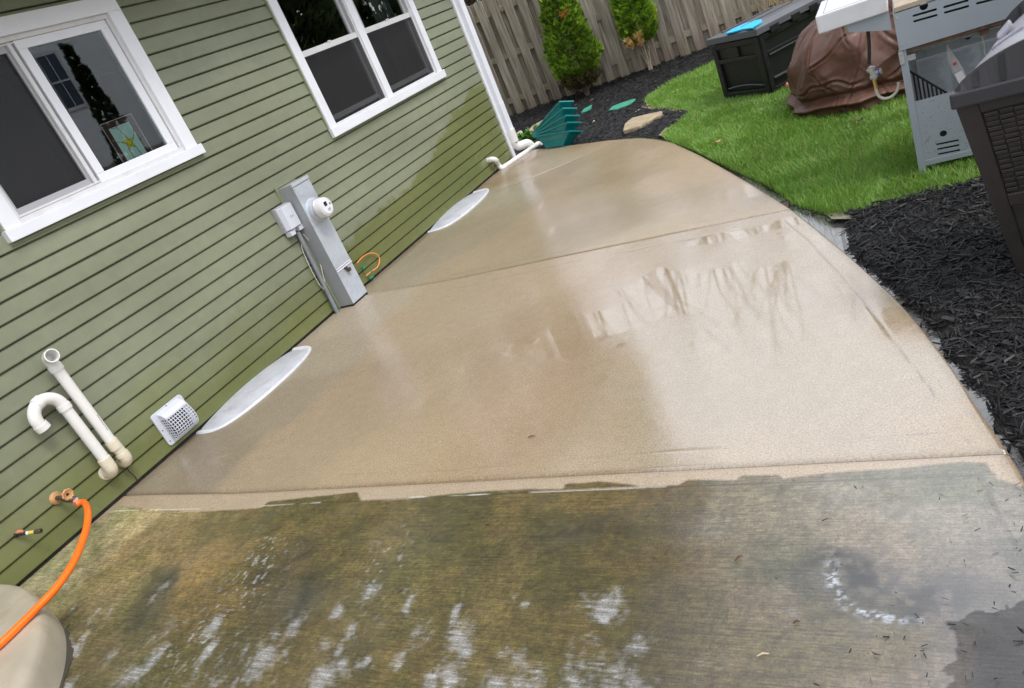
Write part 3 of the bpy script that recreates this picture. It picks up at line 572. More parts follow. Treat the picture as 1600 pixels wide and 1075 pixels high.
def concrete_mat():
    m = bpy.data.materials.new('wet_concrete'); m.use_nodes = True; n = m.node_tree; b = n.nodes['Principled BSDF']; N = n.nodes.new; L = n.links.new
    def mth(op, a, b2=None, clamp=False):
        k = N('ShaderNodeMath'); k.operation = op; k.use_clamp = clamp
        for i, v in enumerate((a, b2)):
            if v is None: continue
            if isinstance(v, (int, float)): k.inputs[i].default_value = v
            else: L(v, k.inputs[i])
        return k.outputs[0]
    tc = N('ShaderNodeTexCoord')
    def attr(nm): a = N('ShaderNodeAttribute'); a.attribute_name = nm; return a
    st, wt, br = attr('stain'), attr('wet'), attr('broom')
    def noise(scale, detail=3, rough=.5, stretch=None):
        t = N('ShaderNodeTexNoise'); t.inputs['Scale'].default_value = scale; t.inputs['Detail'].default_value = detail; t.inputs['Roughness'].default_value = rough
        if stretch:
            mp = N('ShaderNodeMapping'); mp.inputs['Scale'].default_value = stretch; L(tc.outputs['Object'], mp.inputs[0]); L(mp.outputs[0], t.inputs['Vector'])
        else: L(tc.outputs['Object'], t.inputs['Vector'])
        return t.outputs[0]
    sand = noise(150, 5, .75); agg = N('ShaderNodeTexVoronoi'); agg.inputs['Scale'].default_value = 120; L(tc.outputs['Object'], agg.inputs['Vector'])
    k1 = N('ShaderNodeMapRange'); k1.inputs[1].default_value = .34; k1.inputs[2].default_value = .66; k1.inputs[3].default_value = .62; k1.inputs[4].default_value = 1.38; L(sand, k1.inputs[0])
    bl = noise(1, 3, .6, (26, 210, 1)); lines = noise(1, 2, .5, (5, 150, 1))
    bb = mth('ADD', mth('MULTIPLY', bl, .5), mth('MULTIPLY', lines, .5))
    k2 = N('ShaderNodeMapRange'); k2.inputs[1].default_value = .38; k2.inputs[2].default_value = .62; k2.inputs[3].default_value = .64; k2.inputs[4].default_value = 1.34; L(bb, k2.inputs[0])
    k2m = mth('ADD', mth('MULTIPLY', mth('SUBTRACT', k2.outputs[0], 1.0), br.outputs['Fac']), 1.0)
    pit = N('ShaderNodeMapRange'); pit.inputs[1].default_value = .0; pit.inputs[2].default_value = .30; pit.inputs[3].default_value = .25; pit.inputs[4].default_value = 1; L(agg.outputs['Distance'], pit.inputs[0])
    rare = noise(70, 2, .5); rr = N('ShaderNodeMapRange'); rr.inputs[1].default_value = .52; rr.inputs[2].default_value = .60; L(rare, rr.inputs[0])
    pitm = mth('ADD', mth('MULTIPLY', mth('SUBTRACT', pit.outputs[0], 1.0), rr.outputs[0]), 1.0)
    k = mth('MULTIPLY', mth('MULTIPLY', k1.outputs[0], k2m), pitm)
    vm = N('ShaderNodeVectorMath'); vm.operation = 'SCALE'; L(st.outputs['Color'], vm.inputs[0]); L(k, vm.inputs['Scale']); L(vm.outputs[0], b.inputs['Base Color'])
    b.inputs['Roughness'].default_value = .75
    wr = N('ShaderNodeMapRange'); wr.inputs[1].default_value = .3; wr.inputs[2].default_value = 1.2; wr.inputs[3].default_value = .28; wr.inputs[4].default_value = .012; L(wt.outputs['Fac'], wr.inputs[0])
    L(wr.outputs[0], b.inputs['Coat Roughness']); cw = N('ShaderNodeMapRange'); cw.inputs[1].default_value = .1; cw.inputs[2].default_value = .6; L(wt.outputs['Fac'], cw.inputs[0]); L(cw.outputs[0], b.inputs['Coat Weight'])
    b.inputs['Coat IOR'].default_value = 2.15
    bu = N('ShaderNodeBump'); bu.inputs['Strength'].default_value = .7; bu.inputs['Distance'].default_value = .0016
    L(mth('ADD', mth('ADD', sand, mth('MULTIPLY', pitm, .8)), mth('MULTIPLY', mth('MULTIPLY', bb, br.outputs['Fac']), .8)), bu.inputs['Height']); L(bu.outputs[0], b.inputs['Normal'])
    film = N('ShaderNodeBump'); film.inputs['Distance'].default_value = .0011
    fs = N('ShaderNodeMapRange'); fs.inputs[1].default_value = .4; fs.inputs[2].default_value = 1.2; fs.inputs[3].default_value = .60; fs.inputs[4].default_value = .03; L(wt.outputs['Fac'], fs.inputs[0]); L(fs.outputs[0], film.inputs['Strength'])
    L(mth('ADD', noise(120, 3, .6), mth('MULTIPLY', noise(22, 3, .5), 2.0)), film.inputs['Height']); L(film.outputs[0], b.inputs['Coat Normal'])
    return m
M['concrete'] = concrete_mat()
slab('patio', lambda x: -1.0 + 0 * x if False else .35 + 0 * x, lambda x: J1(x) - .003, 620, 330, 1, 'near concrete slab, olive and grimy with soap suds, broom finished')
slab('patio', lambda x: J1(x) + .003, lambda x: J2(x) - .004, 520, 300, 2, 'middle concrete slab, washed clean and tan, wet and mirroring the sky')
def top3(x):
    yy = np.linspace(4.0, 8.05, 800); return np.interp(-x, -XR(yy), yy)
# far slab is fanned between the joint and the curved edge
slab('patio', lambda x: J2(x) + .004, lambda x: 8.053 + 0 * x, 360, 330, 3, 'far concrete slab, washed tan, narrowing behind the house corner')
# slab in front of the photo's lower edge
mb = MB(); mb.box(.0, 4.6, -3, .345, -.12, -.001); o = mb.build('patio', mat('concrete_plain', (.11, .095, .06), .7, var=.3, vs=10, bump=.5, bs=200)); tag(o, kind='structure')
# dirt in the joints
mb = MB(); mb.box(.5, 4.29, 1.97, 2.01, -.06, -.014); mb.box(.02, .5, 1.97, 2.01, -.06, .008); mb.box(.5, 3.46, 4.23, 4.45, -.06, -.014); mb.box(.02, .5, 4.35, 4.45, -.06, .008); tag(mb.build('joint_dirt', mat('joint_dirt', (.07, .055, .035), .9, var=.4, vs=40)), kind='structure')

# curved stoop
st = []
prof = [(1.215, -.1), (1.212, .12), (1.205, .150), (1.19, .166), (1.16, .172), (.9, .1725), (0, .173)]
mb = MB(); n = 120; vs = []
for r_, z_ in prof:
    for k in range(n): a = -math.pi * .6 + 1.25 * math.pi * k / (n - 1); vs.append((.2 + r_ * math.cos(a), r_ * math.sin(a), z_))
mb.add(vs, [(i * n + k, i * n + k + 1, (i + 1) * n + k + 1, (i + 1) * n + k) for i in range(len(prof) - 1) for k in range(n - 1)])
m = mat('stoop_concrete', (.40, .35, .27), .55, var=.14, vs=5, bump=.5, bs=200, dirt=.95, ds=2.4, dc=(.19, .165, .08), coat=.4, coatr=.3)
o = mb.build('stoop', m, smooth=True); tag(o, 'round concrete step at the lower left corner, edged with dark wet grime', None, None, 'structure')
mb = MB(); n = 240; vs = []
for k in range(n):
    a = -.6 + 1.95 * k / (n - 1)
    for r_ in (1.208, 1.236 + .008 * math.sin(k * .21) + .003 * math.sin(k * .83)): vs.append((.2 + r_ * math.cos(a), r_ * math.sin(a), .004 + .026 * max(0, 1 - max(0, .2 + r_ * math.cos(a)) / 1.1) ** 2))
mb.add(vs, [(2 * k, 2 * k + 1, 2 * k + 3, 2 * k + 2) for k in range(n - 1)]); tag(mb.build('water', mat('grimy_water', (.02, .018, .014), .08, coat=1, coatr=.03)), kind='structure')

# ================================================================= THINGS ON THE WALL
# electric meter cabinet
mc = thing('meter_cabinet', 'tall pale grey metal electric meter cabinet standing against the siding', 'meter cabinet', (0, 4.45, 0))
cx0, cx1, cy0, cy1 = .0, .155, -.115, .055
pc = [W(470, 292, .15), W(573, 462, .15)]
CY1 = W(484, 277, .16).y - 4.45; CT = W(480, 277, .16).z
def cab(px, py): v = W(px, py, .16); return v.y - 4.45, v.z
CYA = cab(459, 287)[0]; CYB = cab(478, 275)[0]; CYB2 = cab(575, 457)[0]
CYB = (CYB + CYB2) / 2; CYA = CYB - .20; CZ = cab(478, 275)[1]
mb = MB(); mb.box(.0, .160, CYA, CYB, .035, CZ); mb.build('cabinet', M['galv2'], mc, bevel=.004)
mb = MB(); mb.box(.160, .164, CYA - .002, CYB + .002, .340, CZ - .03); mb.box(.160, .1635, CYA - .001, CYB + .001, .040, .332); mb.box(.150, .168, CYA - .004, CYB + .004, CZ - .022, CZ + .004)
mb.build('cover', M['galv'], mc, bevel=.0015)
mb = MB(); mb.box(.002, .022, CYA - .024, CYA, .03, CZ + .004); mb.box(.002, .0225, CYA - .024, CYB + .016, CZ + .0045, CZ + .022); mb.box(.002, .022, CYB, CYB + .016, .03, CZ + .004); mb.build('siding_channel', M['siding_trim'], mc, bevel=.002)
mb = MB(); mb.box(.164, .170, CYA, CYB, .318, .326); mb.box(.164, .168, CYA, CYB, .336, .342); mb.build('cover_latch', M['white_trim'], mc, bevel=.001)
mb = MB(); mb.box(.168, .182, CYA + .085, CYA + .112, .300, .318); mb.box(.170, .190, CYA + .100, CYA + .132, .272, .300); mb.build('lock', M['bronze'], mc, bevel=.002)
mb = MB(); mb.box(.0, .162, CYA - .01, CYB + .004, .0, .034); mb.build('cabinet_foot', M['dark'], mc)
mv = W(492, 328, .17); my, mz = mv.y - 4.45, mv.z - .0
MYC = (CYA + CYB) / 2 + .004; MZ = W(492, 330, .19).z
mb = MB(); mb.smooth = True; mb.ring((.160, MYC, MZ), (1, 0, 0), [(0, .098), (.006, .098), (.010, .090), (.012, .086), (.05, .084), (.058, .078), (.060, .0)], 40); mb.build('meter_socket', M['galv'], mc)
mb = MB(); mb.smooth = True; mb.ring((.218, MYC, MZ), (1, 0, 0), [(0, .078), (.055, .075), (.066, .070), (.072, .058), (.074, .0)], 40); mt = mb.build('meter', M['vinyl_frame'], mc)
mb = MB(); mb.ring((.2925, MYC, MZ), (1, 0, 0), [(0, .056), (.001, .055), (.001, 0)], 32); mb.build('dial_face', M['white_trim'], mt)
mb = MB(); mb.smooth = True; mb.ring((.214, MYC, MZ), (1, 0, 0), [(0, .080), (.004, .083), (.012, .083), (.016, .079)], 36); mb.build('seal_ring', M['alu'], mt)
mb = MB(); mb.box(.294, .296, MYC - .026, MYC + .006, MZ + .008, MZ + .040); mb.build('display', M['black'], mt)
mb = MB()
for k in range(4): mb.box(.294, .295, MYC - .010, MYC + .028 - k * .003, MZ - .018 - k * .006, MZ - .0155 - k * .006)
mb.box(.2935, .2955, MYC + .028, MYC + .046, MZ + .002, MZ + .018); mb.build('print', M['conduit'], mt)
mb = MB(); mb.box(.1642, .1648, CYA + .03, CYA + .085, CZ - .10, CZ - .065); mb.build('sticker', M['paper'], mc)
for y_ in (CYA + .012, CYB - .012):
    for z_ in (CZ - .045, .355): mb = MB(); mb.ring((.1642, y_, z_), (1, 0, 0), [(0, .005), (.002, .004), (.002, 0)], 10); mb.build('screw', M['alu'], mc)
# telecom box
def tb(px, py, X=.09): v = W(px, py, X); return v
a_ = tb(434, 322); b_ = tb(456, 318); c_ = tb(474, 349); d_ = tb(453, 357)
ty0, ty1 = (a_.y + d_.y) / 2, (b_.y + c_.y) / 2; tz1, tz0 = (a_.z + b_.z) / 2, (c_.z + d_.z) / 2
tele = thing('telecom_box', 'small pale grey cable box on the siding left of the meter cabinet', 'cable box', (0, (ty0 + ty1) / 2, tz0))
hw = (ty1 - ty0) / 2; hh = tz1 - tz0
mb = MB(); mb.box(.010, .045, -hw - .012, hw + .004, -.01, hh + .004); mb.box(.045, .052, -hw - .008, hw + .002, -.006, hh); mb.build('back_box', M['tele2'], tele, bevel=.003)
mb = MB(); mb.prism([(.052, -hw - .004), (.088, -hw + .018), (.090, hw - .012), (.052, hw + .002)], -.004, hh - .004); mb.build('cover', M['tele'], tele, bevel=.003)
mb = MB(); mb.box(.020, .075, -hw, -hw + .052, -.05, -.012); mb.box(.020, .078, hw - .045, hw + .002, -.045, -.010); mb.box(.02, .06, -.01, .012, -.03, -.01); mb.build('cable_port', M['tele'], tele, bevel=.003)
mb = MB(); 
for k in range(3): mb.tube([(.0925, -.004 + k * .012, hh * .52 - k * .004), (.0925, -.010 + k * .013, hh * .40 + k * .004)], .0012, 5)
mb.ring((.0905, .018, hh * .46), (1, 0, 0), [(0, .004), (.002, .004), (.002, 0)], 10); mb.build('mark', M['conduit'], tele)
mb = MB(); mb.tube(cr([(.03, -hw + .01, -.05), (.04, -hw + .0, -.075), (.05, -hw + .03, -.055), (.05, -hw + .07, -.06)]), .0018, 6); mb.build('loose_wire', M['bronze'], tele)
# conduit and cables down to the patio
p0 = W(467, 366, .045); p1 = W(526, 484, .035)
p1 = W(526, 486, .045); p0.x = .045
con = MB(); con.smooth = True; con.tube([p0 + Vector((0, 0, .02)), p0 * .67 + p1 * .33, p0 * .33 + p1 * .67, Vector((p1.x, p1.y, p1.z - .02))], [.0165] * 4, 14)
con = con.build('conduit', M['conduit']); tag(con, 'grey plastic conduit running from the cable box down to the concrete', 'conduit')
def wire(name, pts, r, m, label, cat, X=.042, seg=7):
    P_ = [W(px, py, X if len(q) == 0 else q[0]) for px, py, *q in pts]; mb = MB(); mb.smooth = True; mb.tube(cr(P_, 6), r, seg); return tag(mb.build(name, m), label, cat)
wire('cable', [(474, 366, .06), (484, 378, .05), (495, 395, .03), (501, 415), (506, 435), (509, 446), (517, 463), (522, 480), (525, 484)], .0035, M['wire_white'], 'thin white cable bowed out to the right of the grey conduit', 'cable')
wire('cable', [(470, 370, .05), (472, 388, .03), (480, 408), (488, 425), (498, 443), (506, 453)], .0028, M['wire_white'], 'thin dull cable looping on the left of the grey conduit', 'cable', .034)
wire('cable', [(558, 411, .1), (566, 402, .06), (577, 396, .03), (588, 397), (593, 405), (590, 417), (580, 424), (572, 431, .03)], .0052, M['orange_wire'], 'thin orange cable looping out beside the meter cabinet foot', 'cable')
gwp = W(566, 421, .03); mb = MB(); mb.tube([gwp, gwp + Vector((.012, .03, .005))], .009, 8); q = W(577, 436, .03); mb.tube([q, q + Vector((.01, .05, .0))], .009, 8); mb.tube(cr([gwp, gwp + Vector((.03, .0, .04)), gwp + Vector((.05, -.06, .03))]), .004, 6); mb.tube(cr([q, q + Vector((.02, .05, .05)), q + Vector((.03, .07, .07))]), .003, 6)
tag(mb.build('ground_wire', M['green_wire']), 'green ground wires and clamps at the meter cabinet foot', 'wire')

# vent pipes
def upr(y, z, X): return Vector((X, y, z))
XA = .085; yA = 2.065
pa = thing('vent_pipe', 'taller white plastic vent pipe ending in an elbow that opens outwards', 'vent pipe', (0, yA, .2), group='vent pipes')
def V3(x, y, z): return (x, y - yA, z - .2)
zt = .93; R1 = .030
ang = [k * math.pi / 2 / 8 for k in range(9)]
mb = MB(); mb.smooth = True; mb.tube([V3(XA, yA, .34), V3(XA, 2.06, .86)], R1, 24); mb.build('pipe', M['pvc'], pa)
mb = MB(); mb.smooth = True; mb.tube([V3(.0, yA + .02, .195), V3(.045, yA + .015, .195)] + [V3(.045 + .042 * math.sin(a), yA + .012, .237 - .042 * math.cos(a)) for a in ang[1:]] + [V3(XA, yA + .01, .26)], .034, 22); mb.tube([V3(XA, yA + .01, .255), V3(XA, yA, .36)], .031, 22); mb.tube([V3(XA, yA + .002, .30), V3(XA, yA, .352)], .0355, 24)
mb.tube([V3(XA, yA + .008, .24), V3(XA, yA + .008, .262)], .0355, 24); mb.build('lower_elbow', M['pvc_aged'], pa)
mb = MB(); mb.smooth = True; mb.tube([V3(XA, 2.06, .835), V3(XA, 2.06, .870)], .036, 24)
el = [V3(XA, 2.06, .865)] + [V3(XA + .045 * (1 - math.cos(a)), 2.06 - .012 * math.sin(a), .878 + .045 * math.sin(a)) for a in ang] 
mb.tube(el, .033, 24, caps=False); e1 = Vector(el[-1]); mb.ring(e1, (1, -.15, .18), [(-.004, .033), (.0, .037), (.034, .037), (.034, .031), (-.02, .029), (-.05, .02), (-.05, 0)], 28); mb.build('top_elbow', M['pvc'], pa)
mb = MB()
for k in range(9): mb.box(XA + .026, XA + .0305, .006 - .0 + (k % 3) * .001, .009 + (k % 3) * .001, .42 - .2 + k * .012, .427 - .2 + k * .012)
mb.build('pipe_print', M['conduit'], pa)
yB = 1.972; XB = .085
pb = thing('vent_pipe', 'shorter white plastic vent pipe bent over at the top like a cane', 'vent pipe', (0, yB, .2), group='vent pipes')
def V4(x, y, z): return (x, y - yB, z - .2)
mb = MB(); mb.smooth = True; mb.tube([V4(XB, yB + .005, .29), V4(XB, yB, .67)], R1, 24); mb.build('pipe', M['pvc'], pb)
mb = MB(); mb.smooth = True; mb.tube([V4(.0, yB + .006, .20), V4(.045, yB + .005, .20)] + [V4(.045 + .042 * math.sin(a), yB + .004, .242 - .042 * math.cos(a)) for a in ang[1:]] + [V4(XB, yB + .004, .29)], .034, 22); mb.tube([V4(XB, yB + .004, .255), V4(XB, yB + .004, .30)], .0355, 24); mb.build('lower_elbow', M['pvc_aged'], pb)
ub = [V4(XB, yB, .655)] + [V4(XB, yB - .078 + .078 * math.cos(a), .67 + .080 * math.sin(a)) for a in [k * math.pi / 16 for k in range(17)]] + [V4(XB, yB - .156, .64), V4(XB, yB - .150, .625)]
mb = MB(); mb.smooth = True; mb.tube(ub, .0325, 24, caps=False)
mb.tube([V4(XB, yB, .640), V4(XB, yB, .672)], .0360, 24)
am = math.pi * .56; cpt = Vector(V4(XB, yB - .078 + .078 * math.cos(am), .67 + .080 * math.sin(am))); tdir = Vector((0, -math.sin(am), math.cos(am))); mb.tube([cpt - tdir * .02, cpt + tdir * .02], .0358, 24)
e2 = Vector(ub[-1]); mb.ring(e2, (0, .15, -1), [(-.030, .034), (-.028, .037), (.006, .037), (.006, .031), (-.03, .028)], 26); mb.build('bend', M['pvc'], pb)
mb = MB(); mb.smooth = True; mb.tube([V4(.002, yB + .006, .20), V4(.018, yB + .006, .20)], [.046, .040], 20); mb.build('wall_seal', M['pvc_aged'], pb)
# black wire from the pipe foot down to the joint
wire('wire', [(192, 724, .05), (198, 731, .03), (203, 738, .025), (210, 744, .03), (214, 750, .02)], .0028, M['black'], 'short black wire hanging from the pipe elbow to the concrete', 'wire')
mb = MB(); mb.smooth = True; mb.tube(cr([(.022, 1.30, .012), (.035, 1.55, .010), (.018, 1.75, .02), (.03, 1.95, .012), (.02, 2.1, .01)], 10), .004, 7); tag(mb.build('cable', M['black']), 'black cable lying along the foot of the wall', 'cable')

# dryer vent hood
vh = thing('vent_hood', 'white louvred vent hood with a square grille, low on the siding', 'vent hood', (0, 2.495, .075))
mb = MB(); n = 6; hwv = .125; H = .225; pts = []
for cx, cy, a0 in ((hwv - .02, H - .02, 0), (-hwv + .02, H - .02, 90), (-hwv + .02, .02, 180), (hwv - .02, .02, 270)):
    for k in range(5): a = R(a0 + k * 22.5); pts.append((cx + .02 * math.cos(a), cy + .02 * math.sin(a)))
mb.prism(pts, .012, .024, MX); mb.build('plate', M['tele'], vh, bevel=.003)
# sloped hood
w0 = .088; mb = MB()
mb.add([(.024, -w0, .212), (.024, w0, .212), (.085, w0 - .004, .175), (.085, -w0 + .004, .175), (.060, -w0, .20), (.060, w0, .20)], [(0, 1, 5, 4), (4, 5, 2, 3)])
mb.add([(.024, -w0, .212), (.060, -w0, .20), (.085, -w0 + .004, .175), (.024, -w0, .165)], [(0, 1, 2, 3)]); mb.add([(.024, w0, .212), (.060, w0, .20), (.085, w0 - .004, .175), (.024, w0, .165)], [(0, 1, 2, 3)])
mb.box(.084, .088, -w0, w0, .166, .176); mb.build('hood', M['tele'], vh)
mb = MB(); t = .0027
prof = [(.085, .170), (.098, .140), (.106, .11), (.108, .08), (.100, .050), (.080, .028), (.05, .014), (.026, .010)]
crv = [Vector((a, 0, b)) for a, b in prof]; crv = cr(crv, 4)
for k in range(10):
    y = -w0 + .003 + k * (2 * w0 - .006) / 9; mb.tube([p + Vector((0, y, 0)) for p in crv], t, 5)
L_ = [0]
for a, b in zip(crv[:-1], crv[1:]): L_.append(L_[-1] + (b - a).length)
for k in range(12):
    d = L_[-1] * k / 11; i = max(j for j in range(len(L_)) if L_[j] <= d + 1e-9); i = min(i, len(crv) - 2); f = (d - L_[i]) / max(1e-6, L_[i + 1] - L_[i]); p = crv[i].lerp(crv[i + 1], f)
    mb.tube([p + Vector((0, -w0 + .003, 0)), p + Vector((0, w0 - .003, 0))], t, 5)
    if k < 11:
        for s in (-1, 1): mb.tube([p + Vector((0, s * (w0 - .003), 0)), Vector((.024, s * (w0 - .003), p.z))], t, 5)
for s in (-1, 1):
    for x in (.035, .055, .075): mb.tube([(x, s * (w0 - .003), .2 - x * .3), (x, s * (w0 - .003), .02)], t * .9, 5)
mb.build('grille', M['tele'], vh)
mb = MB(); mb.box(.0245, .03, -w0 + .006, w0 - .006, .02, .17); mb.build('louvre', mat('vent_louvre', (.05, .05, .055), .6), vh)
for y, z in ((-.11, .11), (.0, .218), (-.108, .03)): mb = MB(); mb.ring((.0241, y, z), (1, 0, 0), [(0, .004), (.001, .004), (.001, 0)], 8); mb.build('screw', M['dark'], vh)

# window well covers
for (ya, yb, dep, lab) in ((2.555, 3.605, .305, 'near frosted plastic window well cover beside the vent hood'), (5.70, 6.78, .295, 'far frosted plastic window well cover beyond the meter cabinet')):
    yc = (ya + yb) / 2; hl = (yb - ya) / 2; wc = thing('window_well_cover', lab, 'well cover', (0.018, yc, .012), group='window well covers')
    n = 48; outl = []
    for k in range(n + 1):
        a = -math.pi / 2 + math.pi * k / n; s = math.sin(a); c = max(0, math.cos(a)); outl.append((dep * c ** .48, hl * (abs(s) ** .92) * (1 if s > 0 else -1)))
    def sc(f, dz): return [(max(0, x - (dep * (1 - f)) if False else x * f), y * f, dz) for x, y in outl]
    mb = MB(); mb.smooth = True; vs = []; prof = [(1.0, -.01), (1.0, .012), (.985, .021), (.955, .023), (.925, .018), (.91, .012)]
    for f, z in prof: vs += sc(f, z)
    m_ = n + 1; mb.add(vs, [(i * m_ + k, i * m_ + k + 1, (i + 1) * m_ + k + 1, (i + 1) * m_ + k) for i in range(len(prof) - 1) for k in range(n)]); mb.build('rim', M['wellrim'], wc)
    mb = MB(); mb.smooth = True; vs = []; pr2 = [(.915, .0115), (.88, .019), (.7, .032), (.4, .044), (.12, .050), (0, .050)]
    for f, z in pr2: vs += sc(f, z)
    mb.add(vs, [(i * m_ + k, i * m_ + k + 1, (i + 1) * m_ + k + 1, (i + 1) * m_ + k) for i in range(len(pr2) - 1) for k in range(n)]); mb.build('lid', mat('frosted_cover', (.43, .44, .48), .35, var=.12, vs=7, dirt=.5, ds=9, dc=(.19, .19, .19), bump=.3, bs=60), wc)

# faucet
fw = W(88, 778, .02); fa = thing('faucet', 'weathered bronze hose faucet with a round handle, connected to the orange hose', 'faucet', (0, fw.y, fw.z))
mb = MB(); mb.smooth = True; mb.ring((.012, 0, 0), (1, 0, 0), [(0, .034), (.006, .036), (.012, .030), (.016, .015), (.016, 0)], 10); mb.build('flange', M['brass'], fa)
mb = MB(); mb.smooth = True; mb.tube([(.02, 0, 0), (.09, .0, -.004)], .012, 12); mb.tube(cr([(.07, 0, 0), (.09, .01, -.022), (.11, .035, -.045)]), [.016] * 17, 12); mb.build('valve_body', M['bronze'], fa)
mb = MB(); mb.smooth = True
hwv_ = []
seg = 40; vs = []
for h, rr_ in ((0, .0), (0, .022), (.004, .030), (.012, .031), (.016, .026), (.010, .017), (.010, .009), (.004, .008), (.004, 0)):
    for k in range(seg):
        a = 2 * math.pi * k / seg; r_ = rr_ * (1 + (.07 * math.cos(8 * a) if rr_ > .025 else 0)); vs.append((.100 + h, .018 + r_ * math.cos(a), .004 + r_ * math.sin(a)))
mb.add(vs, [(i * seg + k, i * seg + (k + 1) % seg, (i + 1) * seg + (k + 1) % seg, (i + 1) * seg + k) for i in range(8) for k in range(seg)]); mb.build('handle', M['brass'], fa)
mb = MB(); mb.smooth = True; mb.ring((.104, .018, .004), (1, 0, 0), [(0, .0075), (.0008, .0075), (.0008, 0)], 14); mb.build('handle_hole', M['dark'], fa)
ho = thing('hose', 'bright orange garden hose looping from the faucet over the round step', 'hose', (0, fw.y, fw.z))
c0 = W(120, 787, .13)
def rel(v): v = Vector(v); return v - Vector((0, fw.y, fw.z))
s0 = Vector((.11, fw.y + .035, fw.z - .045))
mb = MB(); mb.smooth = True; mb.tube([rel(s0), rel(s0.lerp(c0, .6))], .015, 12); mb.build('coupling', M['steel'], ho)
mb = MB(); mb.smooth = True; mb.tube([rel(s0.lerp(c0, .4)), rel(c0)], .017, 14); mb.build('collar', M['pinkcap'], ho)
hp = [c0, W(131, 785, .16), G(137, 797, .232), G(136, 820, .222), G(129, 845, .21), G(118, 872, .202), G(103, 898, .198), G(84, 923, .194), G(60, 948, .191)]
hp2 = [G(34, 974, .191), G(5, 1002, .191), G(-40, 1042, .191), G(-90, 1085, .191)]
mb = MB(); mb.smooth = True; mb.tube(cr([rel(p) for p in hp + hp2], 8), .0165, 18); mb.build('hose_tube', M['orange'], ho)
# capped copper stub with tape
sv = W(24, 836, .012); ss = thing('pipe_stub', 'short copper and brass pipe stub wrapped in yellow tape, left of the faucet', 'pipe stub', (0, sv.y, sv.z))
tip = W(66, 829, .125); dv = Vector((tip.x, tip.y - sv.y, tip.z - sv.z)); at = lambda t: Vector((.012, 0, 0)).lerp(dv, t)
mb = MB(); mb.smooth = True; mb.tube([at(0), at(.42)], .0085, 12); mb.tube([at(.0), at(.08)], .013, 12); mb.build('stub', M['black'], ss)
mb = MB(); mb.smooth = True; mb.tube([at(.08) + Vector((0, 0, .014)), at(.22) + Vector((.0, 0, .017)), at(.38) + Vector((0, 0, .014))], [.008, .011, .008], 10); mb.build('lever', M['copper'], ss)
mb = MB(); mb.smooth = True; mb.tube([at(.42), at(.50)], .010, 12); mb.build('white_band', M['white_trim'], ss)
mb = MB(); mb.smooth = True; mb.tube([at(.50), at(.78)], .0098, 12); mb.build('tape', M['yellow_tape'], ss)
mb = MB(); mb.smooth = True; ax = (at(1) - at(.7)).normalized(); mb.ring(at(.72), ax, [(0, .011), (.030, .0125), (.034, .0125), (.034, .0075), (.012, .007), (.012, 0)], 18); mb.build('nozzle', M['bronze'], ss)

# ================================================================= CORNER DRAINAGE
dn = thing('downspout', 'white metal downspout at the house corner, feeding a round drain elbow', 'downspout', (.035, 7.985, 0))
mb = MB(); mb.box(-.035, .045, -.060, .045, .62, 2.72); mb.box(-.037, .047, -.062, .047, .28, .66); mb.build('pipe', M['white_trim'], dn, bevel=.010)
mb = MB(); mb.smooth = True; mb.tube([(.005, -.005, .33), (.005, -.005, .18)], [.066, .062], 22); mb.tube(cr([(.005, -.005, .22), (.005, -.005, .16), (.03, .02, .115), (.075, .06, .105), (.12, .10, .09), (.14, .12, .02), (.14, .12, -.08)], 6), .052, 20); mb.build('drain_elbow', M['pvc'], dn)
mb = MB(); mb.smooth = True; mb.ring((.06, -.045, .17), (.8, -.6, 0), [(0, .008), (.003, .008), (.003, 0)], 10); mb.build('screw', M['dark'], dn)
mb = MB(); mb.smooth = True; mb.tube([(.14, .12, .03), (.14, .12, -.1)], .062, 20); tag(mb.build('drain_collar', M['conduit'], dn))
sp_ = thing('sump_pipe', 'white plastic discharge pipe leaving the siding and lying along the patio corner', 'pipe', (0, 7.2, 0))
v0 = W(765, 250, .0); a1 = W(768, 249, .06); g1 = G(784, 263, .035); g2 = G(838, 227, .035)
off = Vector((0, 7.2, 0)); v0 = Vector((0, a1.y, a1.z))
mb = MB(); mb.smooth = True; mb.tube(cr([v0 - off, a1 - off, a1 + Vector((.03, .03, -.03)) - off, g1 + Vector((-.02, -.01, .06)) - off, g1 - off, g1.lerp(g2, .1) - off], 6), .029, 16); mb.build('elbow', M['pvc'], sp_)
mb = MB(); mb.smooth = True; mb.tube([g1 - off, g1.lerp(g2, .5) - off, g2 - off], .028, 16); mb.build('pipe', M['pvc'], sp_)
dd = (g2 - g1).normalized(); mb = MB(); mb.smooth = True; mb.tube([g2 - dd * .05 - off, g2 + dd * .02 - off], .030, 16); mb.tube(cr([g2 - off, g2 + dd * .05 - off, g2 + dd * .08 + Vector((0, 0, -.05)) - off, g2 + dd * .08 + Vector((0, 0, -.11)) - off]), .030, 16); mb.build('end_elbow', M['pvc'], sp_)
ps = G(790, 216, .05); mb = MB(); mb.smooth = True; q0 = G(786, 221, .04); q1 = G(812, 209, .07); mb.tube([q0, q1], .026, 14); mb.tube([q1, q1 + (q1 - q0).normalized() * .03], .034, 14); tag(mb.build('drain_stub', M['pvc_aged']), 'cream plastic pipe end lying on the mulch behind the downspout', 'pipe')

